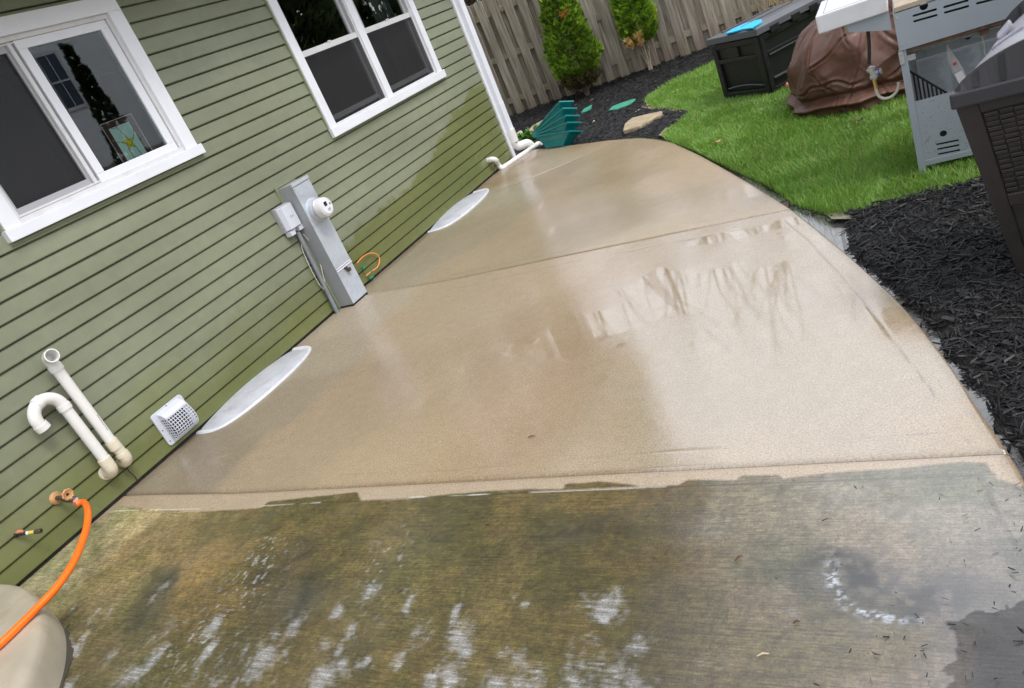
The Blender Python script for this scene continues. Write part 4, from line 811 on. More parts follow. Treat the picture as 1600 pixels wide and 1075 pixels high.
# ================================================================= GROUND
FENCE_Y = 11.1
M['mulch'] = mat('mulch_soil', (.012, .011, .011), .7, var=.5, vs=60, bump=1, bs=90, bdist=.02)
M['chip'] = mat('mulch_chip', (.010, .0098, .0105), .5, var=.5, vs=25, spec=.35)
M['lawn'] = mat('lawn_soil', (.045, .085, .015), .9, var=.4, vs=30, bump=1, bs=120, bdist=.01)
tag(MB().box(-400, 400, -400, 700, -.5, -.16).build('ground', mat('ground_far', (.05, .09, .03), .9, var=.3, vs=.5)), kind='structure')
lawn_pts = [(3.50, 4.36), (3.30, 4.80), (2.98, 5.35), (2.69, 5.86), (2.35, 6.45), (2.17, 6.72), (2.06, 6.95), (2.16, 7.25), (2.24, 7.55), (1.9, 8.0), (1.62, 8.35), (1.40, 8.85), (1.34, 9.20), (1.50, 9.55), (1.95, 9.90), (2.5, 10.25), (3.4, 10.5), (7.9, 10.5), (7.9, 4.3), (5.2, 4.02), (4.5, 4.06), (4.25, 3.99), (4.03, 4.0), (3.85, 4.03), (3.69, 4.10)]
LP = np.array(lawn_pts)
def inside(x, y, P_):
    r = np.zeros(x.shape, bool); n = len(P_)
    for i in range(n):
        (x0, y0), (x1, y1) = P_[i], P_[(i + 1) % n]
        c = ((y0 > y) != (y1 > y)) & (x < (x1 - x0) * (y - y0) / (y1 - y0 + 1e-12) + x0); r ^= c
    return r
def shore(x, y): return .035 + .13 * np.exp(-((y - 3.98) / .24) ** 2) + .09 * (fbm(x * 8, y * 8, 121, 4) - .5)
def gz(x, y):       # ground height of the beds
    h = -.035 + .030 * (fbm(x * 3, y * 3, 21, 4) - .5) + .018 * (fbm(x * 12, y * 12, 23, 3) - .5)
    dE = x - XR(np.clip(y, -1, 8)) ; dE = np.where(y > 8.05, 9, dE)
    near = sstep(4.5, 4.2, y); dW = shore(x, y)
    h = h + near * (-.022 + .060 * sstep(dW - .03, dW + .05, dE) + .035 * sstep(.15, .45, dE))
    h = h + (1 - near) * .035 * sstep(.1, .5, dE)
    h = h + .17 * 0 + .03 * sstep(9.5, 11.0, y)
    return h
LPC = [(lawn_pts[i], lawn_pts[(i + 1) % len(lawn_pts)]) for i in range(len(lawn_pts))]
def dist_poly(x, y): return seg_d(x, y, lawn_pts + [lawn_pts[0]])
xs = np.linspace(-6, 8.2, 568); ys = np.linspace(-3, 11.6, 585); Xg, Yg = np.meshgrid(xs, ys); xf, yf = Xg.ravel(), Yg.ravel()
zf = gz(xf, yf); ins = inside(xf, yf, LP); dl = dist_poly(xf, yf); zf = np.where(ins, -.05, zf)
under = (xf < XR(np.clip(yf, -1, 8)) + .004) & (yf < 8.05); zf = np.where(under, -.11, zf)
idx = np.arange(len(xf)).reshape(Xg.shape); Q = np.stack([idx[:-1, :-1], idx[:-1, 1:], idx[1:, 1:], idx[1:, :-1]], -1).reshape(-1, 4)
tag(npmesh('mulch_bed', np.stack([xf, yf, zf], 1), Q, M['mulch'], smooth=True), kind='structure')
def lz(x, y): return -.012 + .02 * (fbm(x * 1.5, y * 1.5, 33, 3) - .5)
# lawn surface
xs = np.arange(1.2, 8.0, .03); ys = np.arange(3.9, 10.6, .03); Xg, Yg = np.meshgrid(xs, ys); xf, yf = Xg.ravel(), Yg.ravel(); ins = inside(xf, yf, LP)
zf = np.where(ins, lz(xf, yf) * sstep(-.0, .03, dist_poly(xf, yf)) + -.03 * (1 - sstep(0, .05, dist_poly(xf, yf))), -.14)
idx = np.arange(len(xf)).reshape(Xg.shape); Q = np.stack([idx[:-1, :-1], idx[:-1, 1:], idx[1:, 1:], idx[1:, :-1]], -1).reshape(-1, 4); keep = ins[Q].any(1)
tag(npmesh('lawn', np.stack([xf, yf, zf], 1), Q[keep], M['lawn'], smooth=True), kind='structure')
# standing water along the slab edge
WZ = -.036
strip = [(y, XR(y)) for y in np.linspace(1.0, 5.2, 90)]
vs = []; 
for i, (y, x) in enumerate(strip):
    wd = .16 + .14 * math.exp(-((y - 3.95) / .30) ** 2); wd *= 1 if y < 4.3 else max(.35, 1 - (y - 4.3))
    vs += [(x + .003, y, WZ), (x + wd + .03 * math.sin(y * 9) , y, WZ)]
mb = MB(); mb.add(vs, [(2 * i, 2 * i + 1, 2 * i + 3, 2 * i + 2) for i in range(len(strip) - 1)])
mb.add([(3.55, 3.86, WZ - .001), (4.3, 3.86, WZ - .001), (4.3, 4.06, WZ - .001), (3.55, 4.30, WZ - .001)], [(0, 1, 2, 3)])
wm = mat('puddle_water', (.055, .052, .048), .06, coat=1, coatr=.02, bump=.45, bs=55, bdist=.005, var=.5, vs=20); wm.node_tree.nodes['Principled BSDF'].inputs['Specular IOR Level'].default_value = .9
tag(mb.build('water', wm, recalc=False), kind='structure')
# worn clay where the turf edge was cut
mb = MB(); cl = [G(px, py, -.02) for px, py in ((1008, 163), (1075, 173), (1074, 180), (1052, 200), (1038, 216), (1030, 214), (1048, 195), (1060, 182), (1020, 174), (1003, 170))]
mb.add([(p.x, p.y, -.004 + .0005 * i) for i, p in enumerate(cl)], [tuple(range(len(cl)))]); tag(mb.build('clay_edge', mat('clay', (.24, .20, .125), .6, var=.3, vs=25, bump=.6, bs=80)), kind='structure')
mb = MB(); cl = [G(px, py, -.02) for px, py in ((1290, 336), (1345, 326), (1400, 318), (1425, 321), (1400, 330), (1340, 345), (1300, 345))]
mb.add([(p.x, p.y, -.012 + .0005 * i) for i, p in enumerate(cl)], [tuple(range(len(cl)))]); tag(mb.build('clay_edge', mat('wet_clay', (.12, .105, .06), .35, var=.4, vs=25, bump=.6, bs=80, coat=.5)), kind='structure')

# bark chips
def chips(n, sampler, lmin, lmax, name, m):
    x, y = sampler(n); n = len(x); z = gz(x, y) + rng.uniform(.0, .016, n)
    L = rng.uniform(lmin, lmax, n) * rng.uniform(.5, 1, n); Wd = L * rng.uniform(.12, .34, n); T_ = Wd * rng.uniform(.2, .5, n)
    a = rng.uniform(0, 2 * math.pi, n); p = rng.normal(0, .28, n); q = rng.normal(0, .5, n)
    ux = np.stack([np.cos(a) * np.cos(p), np.sin(a) * np.cos(p), np.sin(p)], 1); vy = np.stack([-np.sin(a), np.cos(a), 0 * a], 1); wz = np.cross(ux, vy)
    vy2 = vy * np.cos(q)[:, None] + wz * np.sin(q)[:, None]; wz2 = np.cross(ux, vy2)
    c = np.stack([x, y, z], 1); V = []
    for sx, sy, sz in ((-1, -.6, -1), (-1, .8, -1), (1, .5, -1), (1, -.4, -1), (-.9, -.3, 1), (-.8, .5, 1), (.85, .4, 1), (.8, -.3, 1)):
        j = 1 + rng.uniform(-.25, .25, n)
        V.append(c + ux * (L * .5 * sx * j)[:, None] + vy2 * (Wd * .5 * sy * j)[:, None] + wz2 * (T_ * .5 * sz)[:, None])
    V = np.stack(V, 1).reshape(-1, 3); b = np.arange(n)[:, None, None] * 8
    F = np.array([(0, 1, 2, 3), (4, 7, 6, 5), (0, 4, 5, 1), (1, 5, 6, 2), (2, 6, 7, 3), (3, 7, 4, 0)])[None] + b
    o = npmesh(name, V, F.reshape(-1, 4), m); return tag(o, None, None, None, 'stuff')
def s_near(n):
    x = rng.uniform(3.4, 6.0, n * 2); y = rng.uniform(1.0, 4.35, n * 2); d = x - XR(y); wd = shore(x, y)
    k = (d > .012) & ~inside(x, y, LP) & ((d > wd - .005) | (rng.random(len(x)) < .16)); return x[k][:n], y[k][:n]
def s_back(n):
    x = rng.uniform(-3, 3.6, n * 2); y = rng.uniform(5.4, 11.3, n * 2); k = ((x > XR(np.clip(y, -1, 8.05)) + .02) | (y > 8.1)) & (x > -.0 - (y > 8.1) * 3) & ~inside(x, y, LP); return x[k][:n], y[k][:n]
o = chips(30000, s_near, .02, .075, 'mulch', M['chip']); tag(o, 'shredded black bark mulch in the bed beside the near patio edge')
o = chips(36000, s_back, .02, .07, 'mulch', M['chip']); tag(o, 'black bark mulch in the bed along the fence')
M['chip2'] = mat('weathered_chip', (.040, .036, .034), .6, var=.5, vs=25)
o = chips(420, s_near, .03, .085, 'mulch', M['chip2']); tag(o, 'scattered larger grey bark pieces on the near mulch bed')
o = chips(500, s_back, .03, .08, 'mulch', M['chip2']); tag(o, 'scattered grey bark pieces on the mulch along the fence')
def s_side(n):
    x = rng.uniform(3.4, 8, n); y = rng.uniform(10.3, 11.3, n); k = ~inside(x, y, LP); return x[k], y[k]
# chips washed onto the slab
def s_slab(n):
    x = rng.uniform(3.6, 4.35, n * 3); y = rng.uniform(.9, 1.96, n * 3); k = (x < XR(y) - .01) & (rng.random(len(x)) < .1 + .9 * sstep(4.0, 4.45, x + .30 * sstep(1.6, 1.0, y))); return x[k][:n], y[k][:n]
_g = gz; gz = lambda x, y: 0 * x - .002
o = chips(240, s_slab, .005, .024, 'bark_debris', M['chip']); tag(o, 'scattered bark chips washed onto the near slab corner')
gz = _g

# grass
def grass(name, n, sampler, h0, h1, wd, m):
    x, y = sampler(n); n = len(x); z = lz(x, y) - .006
    d = np.hypot(x - CAM.x, y - CAM.y); cl = fbm(x * 5, y * 5, 41, 3)
    h = rng.uniform(h0, h1, n) * (.7 + .6 * cl); wdt = wd * rng.uniform(.7, 1.3, n) * np.clip(d / 5.5, .8, 2)
    a = rng.uniform(0, 2 * math.pi, n); ln = rng.uniform(.15, .85, n) * h; wa = 2 * math.pi * fbm(x * 2.2, y * 2.2, 43, 2) * 2; la = np.where(rng.random(n) < .5, wa, a + 1.57)
    sx, sy = np.cos(a) * wdt / 2, np.sin(a) * wdt / 2; lx, ly = np.cos(la) * ln, np.sin(la) * ln
    V = np.stack([np.stack([x - sx, y - sy, z], 1), np.stack([x + sx, y + sy, z], 1), np.stack([x + sx * .8 + lx * .3, y + sy * .8 + ly * .3, z + h * .55], 1), np.stack([x - sx * .8 + lx * .3, y - sy * .8 + ly * .3, z + h * .55], 1),
                  np.stack([x + lx + sx * .15, y + ly + sy * .15, z + h * .92], 1), np.stack([x + lx - sx * .15, y + ly - sy * .15, z + h * .92], 1)], 1).reshape(-1, 3)
    F = (np.array([(0, 1, 2, 3), (3, 2, 4, 5)])[None] + np.arange(n)[:, None, None] * 6).reshape(-1, 4)
    t = rng.random(n); pale = rng.random(n) < .08; base = np.stack([.12 + .12 * t, .28 + .13 * t, .035 + .022 * t], 1); base = np.where(pale[:, None], np.array([.34, .31, .12]), base)
    big = .80 + .45 * fbm(x * 1.1, y * 1.1, 47, 3); base = base * big[:, None]
    C = np.repeat(base, 6, 0)
    return npmesh(name, V, F, m, attrs={'tint': ('FLOAT_COLOR', C)})
gm = bpy.data.materials.new('grass_blade'); gm.use_nodes = True; n_ = gm.node_tree; b_ = n_.nodes['Principled BSDF']; at_ = n_.nodes.new('ShaderNodeAttribute'); at_.attribute_name = 'tint'
n_.links.new(at_.outputs['Color'], b_.inputs['Base Color']); b_.inputs['Roughness'].default_value = .42
tr = n_.nodes.new('ShaderNodeBsdfTranslucent'); n_.links.new(at_.outputs['Color'], tr.inputs[0]); mxs = n_.nodes.new('ShaderNodeMixShader'); mxs.inputs[0].default_value = .35
n_.links.new(b_.outputs[0], mxs.inputs[1]); n_.links.new(tr.outputs[0], mxs.inputs[2]); n_.links.new(mxs.outputs[0], n_.nodes['Material Output'].inputs[0])
def s_lawn(n):
    k = 0; x = rng.uniform(1.3, 5.6, n * 3); y = rng.uniform(3.95, 10.5, n * 3); pr = np.clip(1.15 - (y - 4.5) * .14, .3, 1) * np.where(x > 4.9, .5, 1)
    ok = inside(x, y, LP) & (rng.random(len(x)) < pr); return x[ok][:n], y[ok][:n]
o = grass('grass', 230000, s_lawn, .025, .060, .0034, gm); tag(o, 'bright green mown lawn between the patio and the fence', None, None, 'stuff')

# ================================================================= FENCE
M['fence'] = mat('weathered_wood', (.18, .15, .125), .8)
def fence_mat():
    m = M['fence']; n = m.node_tree; b = n.nodes['Principled BSDF']; N = n.nodes.new; L = n.links.new
    tc = N('ShaderNodeTexCoord'); oi = N('ShaderNodeObjectInfo'); mp = N('ShaderNodeMapping'); mp.inputs['Scale'].default_value = (38, 38, 2.0)
    ad = N('ShaderNodeVectorMath'); ad.operation = 'ADD'; sc = N('ShaderNodeVectorMath'); sc.operation = 'SCALE'; sc.inputs[0].default_value = (17, 3, 29); L(oi.outputs['Random'], sc.inputs['Scale']); L(tc.outputs['Object'], ad.inputs[0]); L(sc.outputs[0], ad.inputs[1]); L(ad.outputs[0], mp.inputs[0])
    t = N('ShaderNodeTexNoise'); t.inputs['Scale'].default_value = 1; t.inputs['Detail'].default_value = 6; t.inputs['Distortion'].default_value = .6; L(mp.outputs[0], t.inputs['Vector'])
    cr_ = N('ShaderNodeValToRGB'); e = cr_.color_ramp.elements; e[0].position = .30; e[0].color = (.19, .158, .125, 1); e[1].position = .68; e[1].color = (.52, .45, .37, 1); L(t.outputs[0], cr_.inputs[0])
    hs_ = N('ShaderNodeHueSaturation'); v = N('ShaderNodeMapRange'); v.inputs[3].default_value = .78; v.inputs[4].default_value = 1.2; L(oi.outputs['Random'], v.inputs[0]); L(v.outputs[0], hs_.inputs['Value']); L(cr_.outputs[0], hs_.inputs['Color'])
    # damp reddish foot, green algae
    sp = N('ShaderNodeSeparateXYZ'); L(tc.outputs['Object'], sp.inputs[0]); f = N('ShaderNodeMapRange'); f.inputs[1].default_value = .40; f.inputs[2].default_value = .0; f.inputs[4].default_value = .55; L(sp.outputs[2], f.inputs[0])
    mx_ = N('ShaderNodeMix'); mx_.data_type = 'RGBA'; L(f.outputs[0], mx_.inputs[0]); L(hs_.outputs[0], mx_.inputs[6]); mx_.inputs[7].default_value = (.15, .095, .065, 1)
    nn = N('ShaderNodeTexNoise'); nn.inputs['Scale'].default_value = 3.2; nn.inputs['Detail'].default_value = 5; L(ad.outputs[0], nn.inputs['Vector']); g = N('ShaderNodeMapRange'); g.inputs[1].default_value = .50; g.inputs[2].default_value = .72; g.inputs[4].default_value = .5; L(nn.outputs[0], g.inputs[0])
    m2 = N('ShaderNodeMix'); m2.data_type = 'RGBA'; L(g.outputs[0], m2.inputs[0]); L(mx_.outputs[2], m2.inputs[6]); m2.inputs[7].default_value = (.28, .265, .16, 1); L(m2.outputs[2], b.inputs['Base Color'])
    bu = N('ShaderNodeBump'); bu.inputs['Strength'].default_value = .5; bu.inputs['Distance'].default_value = .004; L(t.outputs[0], bu.inputs['Height']); L(bu.outputs[0], b.inputs['Normal'])
fence_mat()
M['rail'] = mat('fence_rail', (.33, .285, .21), .85, var=.3, vs=9, bump=.4, bs=60, dirt=.6, ds=3, dc=(.10, .10, .03))
fe = thing('fence', 'tall weathered wooden shadowbox fence behind the mulch bed', 'fence', (0, FENCE_Y, .03)); fe.rotation_euler = (0, -.016, 0)
X0, X1 = -4.2, 7.8
for z in (.20, .845, 1.49):
    mb = MB(); mb.box(X0, X1, .002, .052, z, z + .088); mb.build('rail', M['rail'], fe, bevel=.004)
def picket(x, y, h, wd):
    mb = MB(); c = .022; mb.prism([(-wd / 2, .0), (wd / 2, .0), (wd / 2, h - c), (wd / 2 - c, h), (-wd / 2 + c, h), (-wd / 2, h - c)], -.008, .008, Matrix(((1, 0, 0, x), (0, 0, 1, y), (0, 1, 0, 0), (0, 0, 0, 1))))
    o = mb.build('picket', M['fence'], fe, bevel=.002); o.location = (0, 0, -.03 + random.uniform(-.008, .008)); o.rotation_euler = (random.uniform(-.004, .004), random.uniform(-.006, .006), 0); return o
PH = 1.80; per = .2275
k = 0; x = -.67 + .07 - 16 * per
while x < 7.7:
    if -3.4 < x < 7.6: picket(x, -.008, PH + random.uniform(-.006, .006), .143 + random.uniform(-.003, .003))
    if -3.4 < x + per / 2 < 7.6: picket(x + per / 2, .062, PH + random.uniform(-.006, .006), .143)
    x += per
# fence along the side boundary (mirrored in the window)
sf = thing('fence', 'plain grey board fence along the side of the yard, seen mirrored in the window glass', 'fence', (8.3, 0, 0))
mb = MB()
for k in range(190): mb.box(0, .018, -10 + k * .15, -10 + k * .15 + .142, -.05, 1.80 + .01 * math.sin(k * 3.3))
mb.build('boards', M['fence'], sf); mb = MB(); mb.box(-.04, 0, -10, 18, .3, .39); mb.box(-.04, 0, -10, 18, 1.3, 1.39); mb.build('rail', M['rail'], sf)

# ================================================================= PLANTS
def foliage_mat(name, c0, c1):
    m = bpy.data.materials.new(name); m.use_nodes = True; n = m.node_tree; b = n.nodes['Principled BSDF']; a = n.nodes.new('ShaderNodeAttribute'); a.attribute_name = 'tint'
    n.links.new(a.outputs['Color'], b.inputs['Base Color']); b.inputs['Roughness'].default_value = .5
    t = n.nodes.new('ShaderNodeBsdfTranslucent'); n.links.new(a.outputs['Color'], t.inputs[0]); s = n.nodes.new('ShaderNodeMixShader'); s.inputs[0].default_value = .25
    n.links.new(b.outputs[0], s.inputs[1]); n.links.new(t.outputs[0], s.inputs[2]); n.links.new(s.outputs[0], n.nodes['Material Output'].inputs[0]); return m
M['foliage'] = foliage_mat('foliage', 0, 0)
def sprays(n, rad, z0, z1, size, seed, cols, droop=.2, shell=.55):
    r = np.random.default_rng(seed); V = []; F = []; C = []
    tz = r.beta(1.0, 1.25, n) ; z = z0 + (z1 - z0) * tz; a = r.uniform(0, 2 * math.pi, n)
    lump = .66 + .66 * fbm(a * 2.2 + 10, z * 7, seed, 3)
    rr = rad(tz) * lump * (shell + (1 - shell) * r.random(n) ** .5)
    px, py = rr * np.cos(a), rr * np.sin(a)
    # every spray: a flat fan of 7 small scale-leaf fingers
    out_ = np.stack([np.cos(a), np.sin(a), np.full(n, .75) + r.normal(0, .35, n)], 1); out_ /= np.linalg.norm(out_, axis=1)[:, None]
    tw = r.uniform(-1.3, 1.3, n); up = np.array([0, 0, 1.]); side = np.cross(out_, up); side /= np.linalg.norm(side, axis=1)[:, None] + 1e-6; nrm = np.cross(side, out_); side = side * np.cos(tw)[:, None] + nrm * np.sin(tw)[:, None]
    base = np.stack([px, py, z], 1); sz = size * r.uniform(.6, 1.3, n)
    tintn = r.random(n); dep = rr / (rad(tz) * 1.05 + 1e-6)
    clump = fbm(a * 3 + 3, z * 9, seed + 5, 3)
    col_ = cols[0][None] * (1 - tintn[:, None]) + cols[1][None] * tintn[:, None]; col_ = col_ * (.35 + 1.25 * clump)[:, None]
    Vs = []; Cs = []; 
    for s, l in ((-.75, .62), (-.42, .85), (0, 1), (.42, .85), (.75, .62), (-.2, .55), (.25, .5)):
        dirv = out_ + side * s; dirv /= np.linalg.norm(dirv, axis=1)[:, None]; w_ = np.cross(dirv, np.cross(out_, side)); w_ /= np.linalg.norm(w_, axis=1)[:, None] + 1e-6
        tip = base + dirv * (sz * l)[:, None]; mid = base + dirv * (sz * l * .55)[:, None]; hw_ = (sz * .13)[:, None]
        Vs += [base + w_ * hw_ * .3, mid + w_ * hw_, tip, mid - w_ * hw_]; Cs += [col_ * .85, col_, col_ * 1.2, col_]
    k = len(Vs); Vv = np.stack(Vs, 1).reshape(-1, 3); Cc = np.stack(Cs, 1).reshape(-1, 3)
    Fq = (np.arange(k).reshape(-1, 4)[None] + np.arange(n)[:, None, None] * k).reshape(-1, 4); return Vv, Fq, np.clip(Cc, 0, 1)
bark = mat('bark', (.14, .10, .07), .85, var=.4, vs=40, bump=.6, bs=80); bark2 = mat('pale_bark', (.36, .30, .22), .8, var=.3, vs=40, bump=.4, bs=80)
GC = (np.array([.075, .17, .014]), np.array([.32, .48, .045]))
t1 = thing('arborvitae', 'larger bushy green arborvitae in front of the fence, behind the teal planters', 'shrub', (.06, 10.62, 0), group='arborvitae shrubs by the fence')
rad1 = lambda t: .36 * np.interp(t, [0, .08, .2, .4, .6, .8, 1], [.55, .92, 1.0, .74, .52, .30, .06])
V_, F_, C_ = sprays(5200, rad1, .30, 2.15, .075, 5, GC); npmesh('foliage', V_, F_, M['foliage'], t1, attrs={'tint': ('FLOAT_COLOR', C_)})
V_, F_, C_ = sprays(1500, lambda t: .26 * np.interp(t, [0, .3, 1], [.6, 1, .8]), .16, .45, .07, 6, (np.array([.10, .085, .045]), np.array([.17, .15, .06]))); npmesh('bare_sprays', V_, F_, M['foliage'], t1, attrs={'tint': ('FLOAT_COLOR', C_)})
mb = MB(); mb.smooth = True
for k in range(12):
    a = k * 2.4; mb.tube(cr([(.02 * math.cos(a), .02 * math.sin(a), -.05), (.05 * math.cos(a), .05 * math.sin(a), .12), (.17 * math.cos(a + .3), .17 * math.sin(a + .3), .42), (.22 * math.cos(a + .3), .22 * math.sin(a + .3), .7)]), [.009] * 6 + [.006] * 8 + [.003] * 11, 6)
mb.tube([(0, 0, -.05), (0, 0, 1.6)], [.02, .006], 8); mb.build('trunk', bark, t1)
V_, F_, C_ = sprays(26, lambda t: .03 + 0 * t, 0, .08, .06, 8, (np.array([.40, .14, .04]), np.array([.50, .20, .06]))); o = npmesh('brown_sprig', V_ + np.array([.14, -.22, 1.12]), F_, M['foliage'], t1, attrs={'tint': ('FLOAT_COLOR', C_)})
t2 = thing('arborvitae', 'smaller arborvitae with a dead tan sprig at its foot, nearer the black deck box', 'shrub', (.98, 10.86, 0), group='arborvitae shrubs by the fence')
V_, F_, C_ = sprays(3800, lambda t: .26 * np.interp(t, [0, .08, .25, .5, .85, 1], [.55, .9, 1.0, .68, .3, .06]), .42, 1.95, .075, 15, (GC[0] * 1.15, GC[1] * 1.1)); npmesh('foliage', V_, F_, M['foliage'], t2, attrs={'tint': ('FLOAT_COLOR', C_)})
V_, F_, C_ = sprays(60, lambda t: .08 + 0 * t, .42, .58, .09, 18, (np.array([.62, .40, .16]), np.array([.75, .52, .24]))); npmesh('dead_sprig', V_ + np.array([-.03, -.26, 0]), F_, M['foliage'], t2, attrs={'tint': ('FLOAT_COLOR', C_)})
mb = MB(); mb.smooth = True
for k in range(6):
    a = k * 2.4 + 1; mb.tube(cr([(.02 * math.cos(a), .02 * math.sin(a), -.05), (.03 * math.cos(a), .03 * math.sin(a), .15), (.10 * math.cos(a + .3), .10 * math.sin(a + .3), .45), (.13 * math.cos(a + .3), .13 * math.sin(a + .3), .7)]), [.010] * 6 + [.006] * 8 + [.004] * 11, 6)
mb.tube([(0, 0, -.05), (0, 0, 1.4)], [.018, .005], 8); mb.build('trunk', bark2, t2)
# little plant by the downspout
gp0 = G(832, 218, 0); pl = thing('green_plant', 'small leafy green plant growing beside the drain elbow', 'plant', (gp0.x + .0, gp0.y, -.02))
V_, F_, C_ = sprays(90, lambda t: .10 + 0 * t, .0, .12, .10, 22, (np.array([.06, .20, .02]), np.array([.16, .38, .05]))); npmesh('leaves', V_, F_, M['foliage'], pl, attrs={'tint': ('FLOAT_COLOR', C_)})
# tall dry grass beyond the deck box
dg = G(1312, 20, 0); r_ = np.random.default_rng(3); n = 1500; bx, by = 3.75, 9.8
x = bx + r_.normal(0, .35, n); y = by + r_.normal(0, .3, n); h = r_.uniform(.5, 1.1, n); lx = r_.normal(0, .22, n); ly = r_.normal(0, .22, n); a = r_.uniform(0, 6.28, n); wd = .004
V_ = np.stack([np.stack([x - wd * np.cos(a), y - wd * np.sin(a), 0 * x - .02], 1), np.stack([x + wd * np.cos(a), y + wd * np.sin(a), 0 * x - .02], 1), np.stack([x + lx + wd * .4, y + ly, h], 1), np.stack([x + lx - wd * .4, y + ly, h], 1)], 1).reshape(-1, 3)
o = npmesh('ornamental_grass', V_, np.arange(4 * n).reshape(-1, 4), mat('straw', (.50, .37, .18), .7, var=.3, vs=30)); tag(o, 'clump of dry straw coloured grass behind the brown cover', 'dry grass')

# ================================================================= THINGS IN THE BEDS
# nested teal window-box planters lying on their side in a fan
def planter_mesh(mb, L, Wt, H, t=.004):
    a, b = L / 2, Wt / 2; a2, b2 = a * .50, b * .74; r_ = .016
    V = []
    def loop(A, B, z): return [(-A, -B, z), (A, -B, z), (A, B, z), (-A, B, z)]
    rows = [loop(a2 - t, b2 - t, t), loop(a - t, b - t, H - .001), loop(a + r_, b + r_, H), loop(a + r_, b + r_, H - .018), loop(a + .002, b + .002, H - .018), loop(a2 + .004, b2 + .004, H * .45), loop(a2, b2, 0)]
    for rw in rows: V += rw
    F = [(0, 1, 2, 3)] + [(i * 4 + k, i * 4 + (k + 1) % 4, (i + 1) * 4 + (k + 1) % 4, (i + 1) * 4 + k) for i in range(6) for k in range(4)] + [(27, 26, 25, 24)]
    mb.add(V, F)
pivot = G(839, 213, .11); PIV = Vector((.36, 8.04, .185))
far = [(874, 162), (876, 172), (884, 180), (893, 184), (905, 190)]
labs = ['top teal plastic window box planter of the fanned stack', 'second teal planter from the top of the fanned stack', 'middle teal planter of the fanned stack', 'second teal planter from the bottom of the fanned stack', 'bottom teal planter of the fanned stack, lying on the mulch']
base = Vector((.62, 7.98, .0))
for i in range(5):
    mb = MB(); planter_mesh(mb, .56, .19, .150)
    o = mb.build('planter', M['teal'], bevel=.004)
    # long axis leans up from the pivot; openings face up and back
    tilt = R((26, 19, 12, 6, -2)[i]); yaw = R(-14 - i * 2)
    ux = Vector((math.cos(yaw) * math.cos(tilt), math.sin(yaw) * math.cos(tilt), math.sin(tilt)))
    side = Vector((-math.sin(yaw), math.cos(yaw), 0)); uz = ux.cross(side).normalized()
    # roll about the long axis so that the rim edge shows
    ro = R(-22); sd_ = side * math.cos(ro) + uz * math.sin(ro); uz2 = ux.cross(sd_).normalized()
    c = PIV + ux * .29 + Vector((.004 * i, -.008 * i, -.010 * i))
    Mx = Matrix((ux, sd_, uz2)).transposed().to_4x4(); Mx.translation = c - uz2 * .150
    o.matrix_world = Mx; tag(o, labs[i], 'planter', 'teal planters stacked by the patio tip')
def flatstone(px_pts, z, th, label, tilt=0):
    P_ = [G(px, py, z) for px, py in px_pts]; c = sum(P_, Vector()) / len(P_)
    mb = MB(); pts = [(p.x - c.x, p.y - c.y) for p in P_]; mb.prism(pts, -th, 0); o = mb.build('stepping_stone', M['stone'], bevel=.010); o.location = (c.x, c.y, z); return tag(o, label, 'stone', 'flagstones in the mulch')
flatstone([(973, 204), (976, 193), (987, 184), (1010, 178), (1034, 173), (1036, 178), (1022, 184), (1000, 196), (985, 201)], .028, .045, 'tan flagstone edging the mulch near the lawn corner')
flatstone([(822, 206), (832, 196), (850, 186), (872, 179), (886, 180), (880, 190), (858, 197), (838, 203)], .03, .05, 'tan flagstone behind the teal planters')
for pts, lab in (([(951, 172), (957, 166), (970, 161), (985, 156), (993, 154), (991, 158), (978, 165), (962, 171)], 'green plastic valve lid lying in the mulch'), ([(908, 176), (912, 170), (922, 165), (925, 163), (924, 168), (916, 174)], 'small green lid half buried in mulch behind the planters')):
    P_ = [G(px, py, .02) for px, py in pts]; c = sum(P_, Vector()) / len(P_); mb = MB(); mb.prism([(p.x - c.x, p.y - c.y) for p in P_], -.02, 0); o = mb.build('valve_lid', M['lidgreen'], bevel=.004); o.location = (c.x, c.y, .022); tag(o, lab, 'valve lid')

# dead leaves: curled five-lobed blades
def leaf(px, py, m, s, label, z=None, zoff=.012):
    p = G(px, py, .0); mb = MB(); n = 15; vs = [(0, 0, 0)]
    for k in range(n):
        a = 2 * math.pi * k / n; r = s * (.55 + .45 * abs(math.cos(2.5 * a))) * (1.3 if abs(math.sin(a / 2)) < .3 else .9); vs.append((r * math.cos(a), r * .7 * math.sin(a), .5 * s * (random.random() * .5 + .5 * math.cos(a) ** 2)))
    mb.add(vs, [(0, 1 + k, 1 + (k + 1) % n) for k in range(n)]); mb.tube([(0, 0, 0), (-s * 1.5, s * .2, s * .2)], .0012, 5)
    o = mb.build('leaf', m); o.location = (p.x, p.y, (z if z is not None else 0) + zoff); o.rotation_euler = (random.uniform(-.3, .3), random.uniform(-.3, .3), random.uniform(0, 6)); tag(o, label, 'leaf', 'fallen leaves'); return o
leaf(1122, 228, M['leaf'], .032, 'orange brown leaf on the lawn near the patio edge', .02)
leaf(1058, 147, M['leaf3'], .035, 'pale leaf on the lawn below the mulch bed', .02)
leaf(1347, 197, M['leaf2'], .036, 'dark red brown leaf on the lawn below the brown cover', .03); leaf(1337, 200, M['leaf2'], .028, 'small dark curled leaf left of the red brown one on the lawn', .03)
leaf(1219, 209, M['leaf2'], .014, 'tiny brown leaf scrap on the lawn left of the brown cover', .02)
leaf(925, 158, M['leaf'], .030, 'brown leaf on the mulch above the green lid'); leaf(928, 192, M['leaf3'], .03, 'pale split leaf on the mulch right of the planters'); leaf(997, 175, M['leaf3'], .03, 'pale leaf on the mulch left of the tan flagstone')
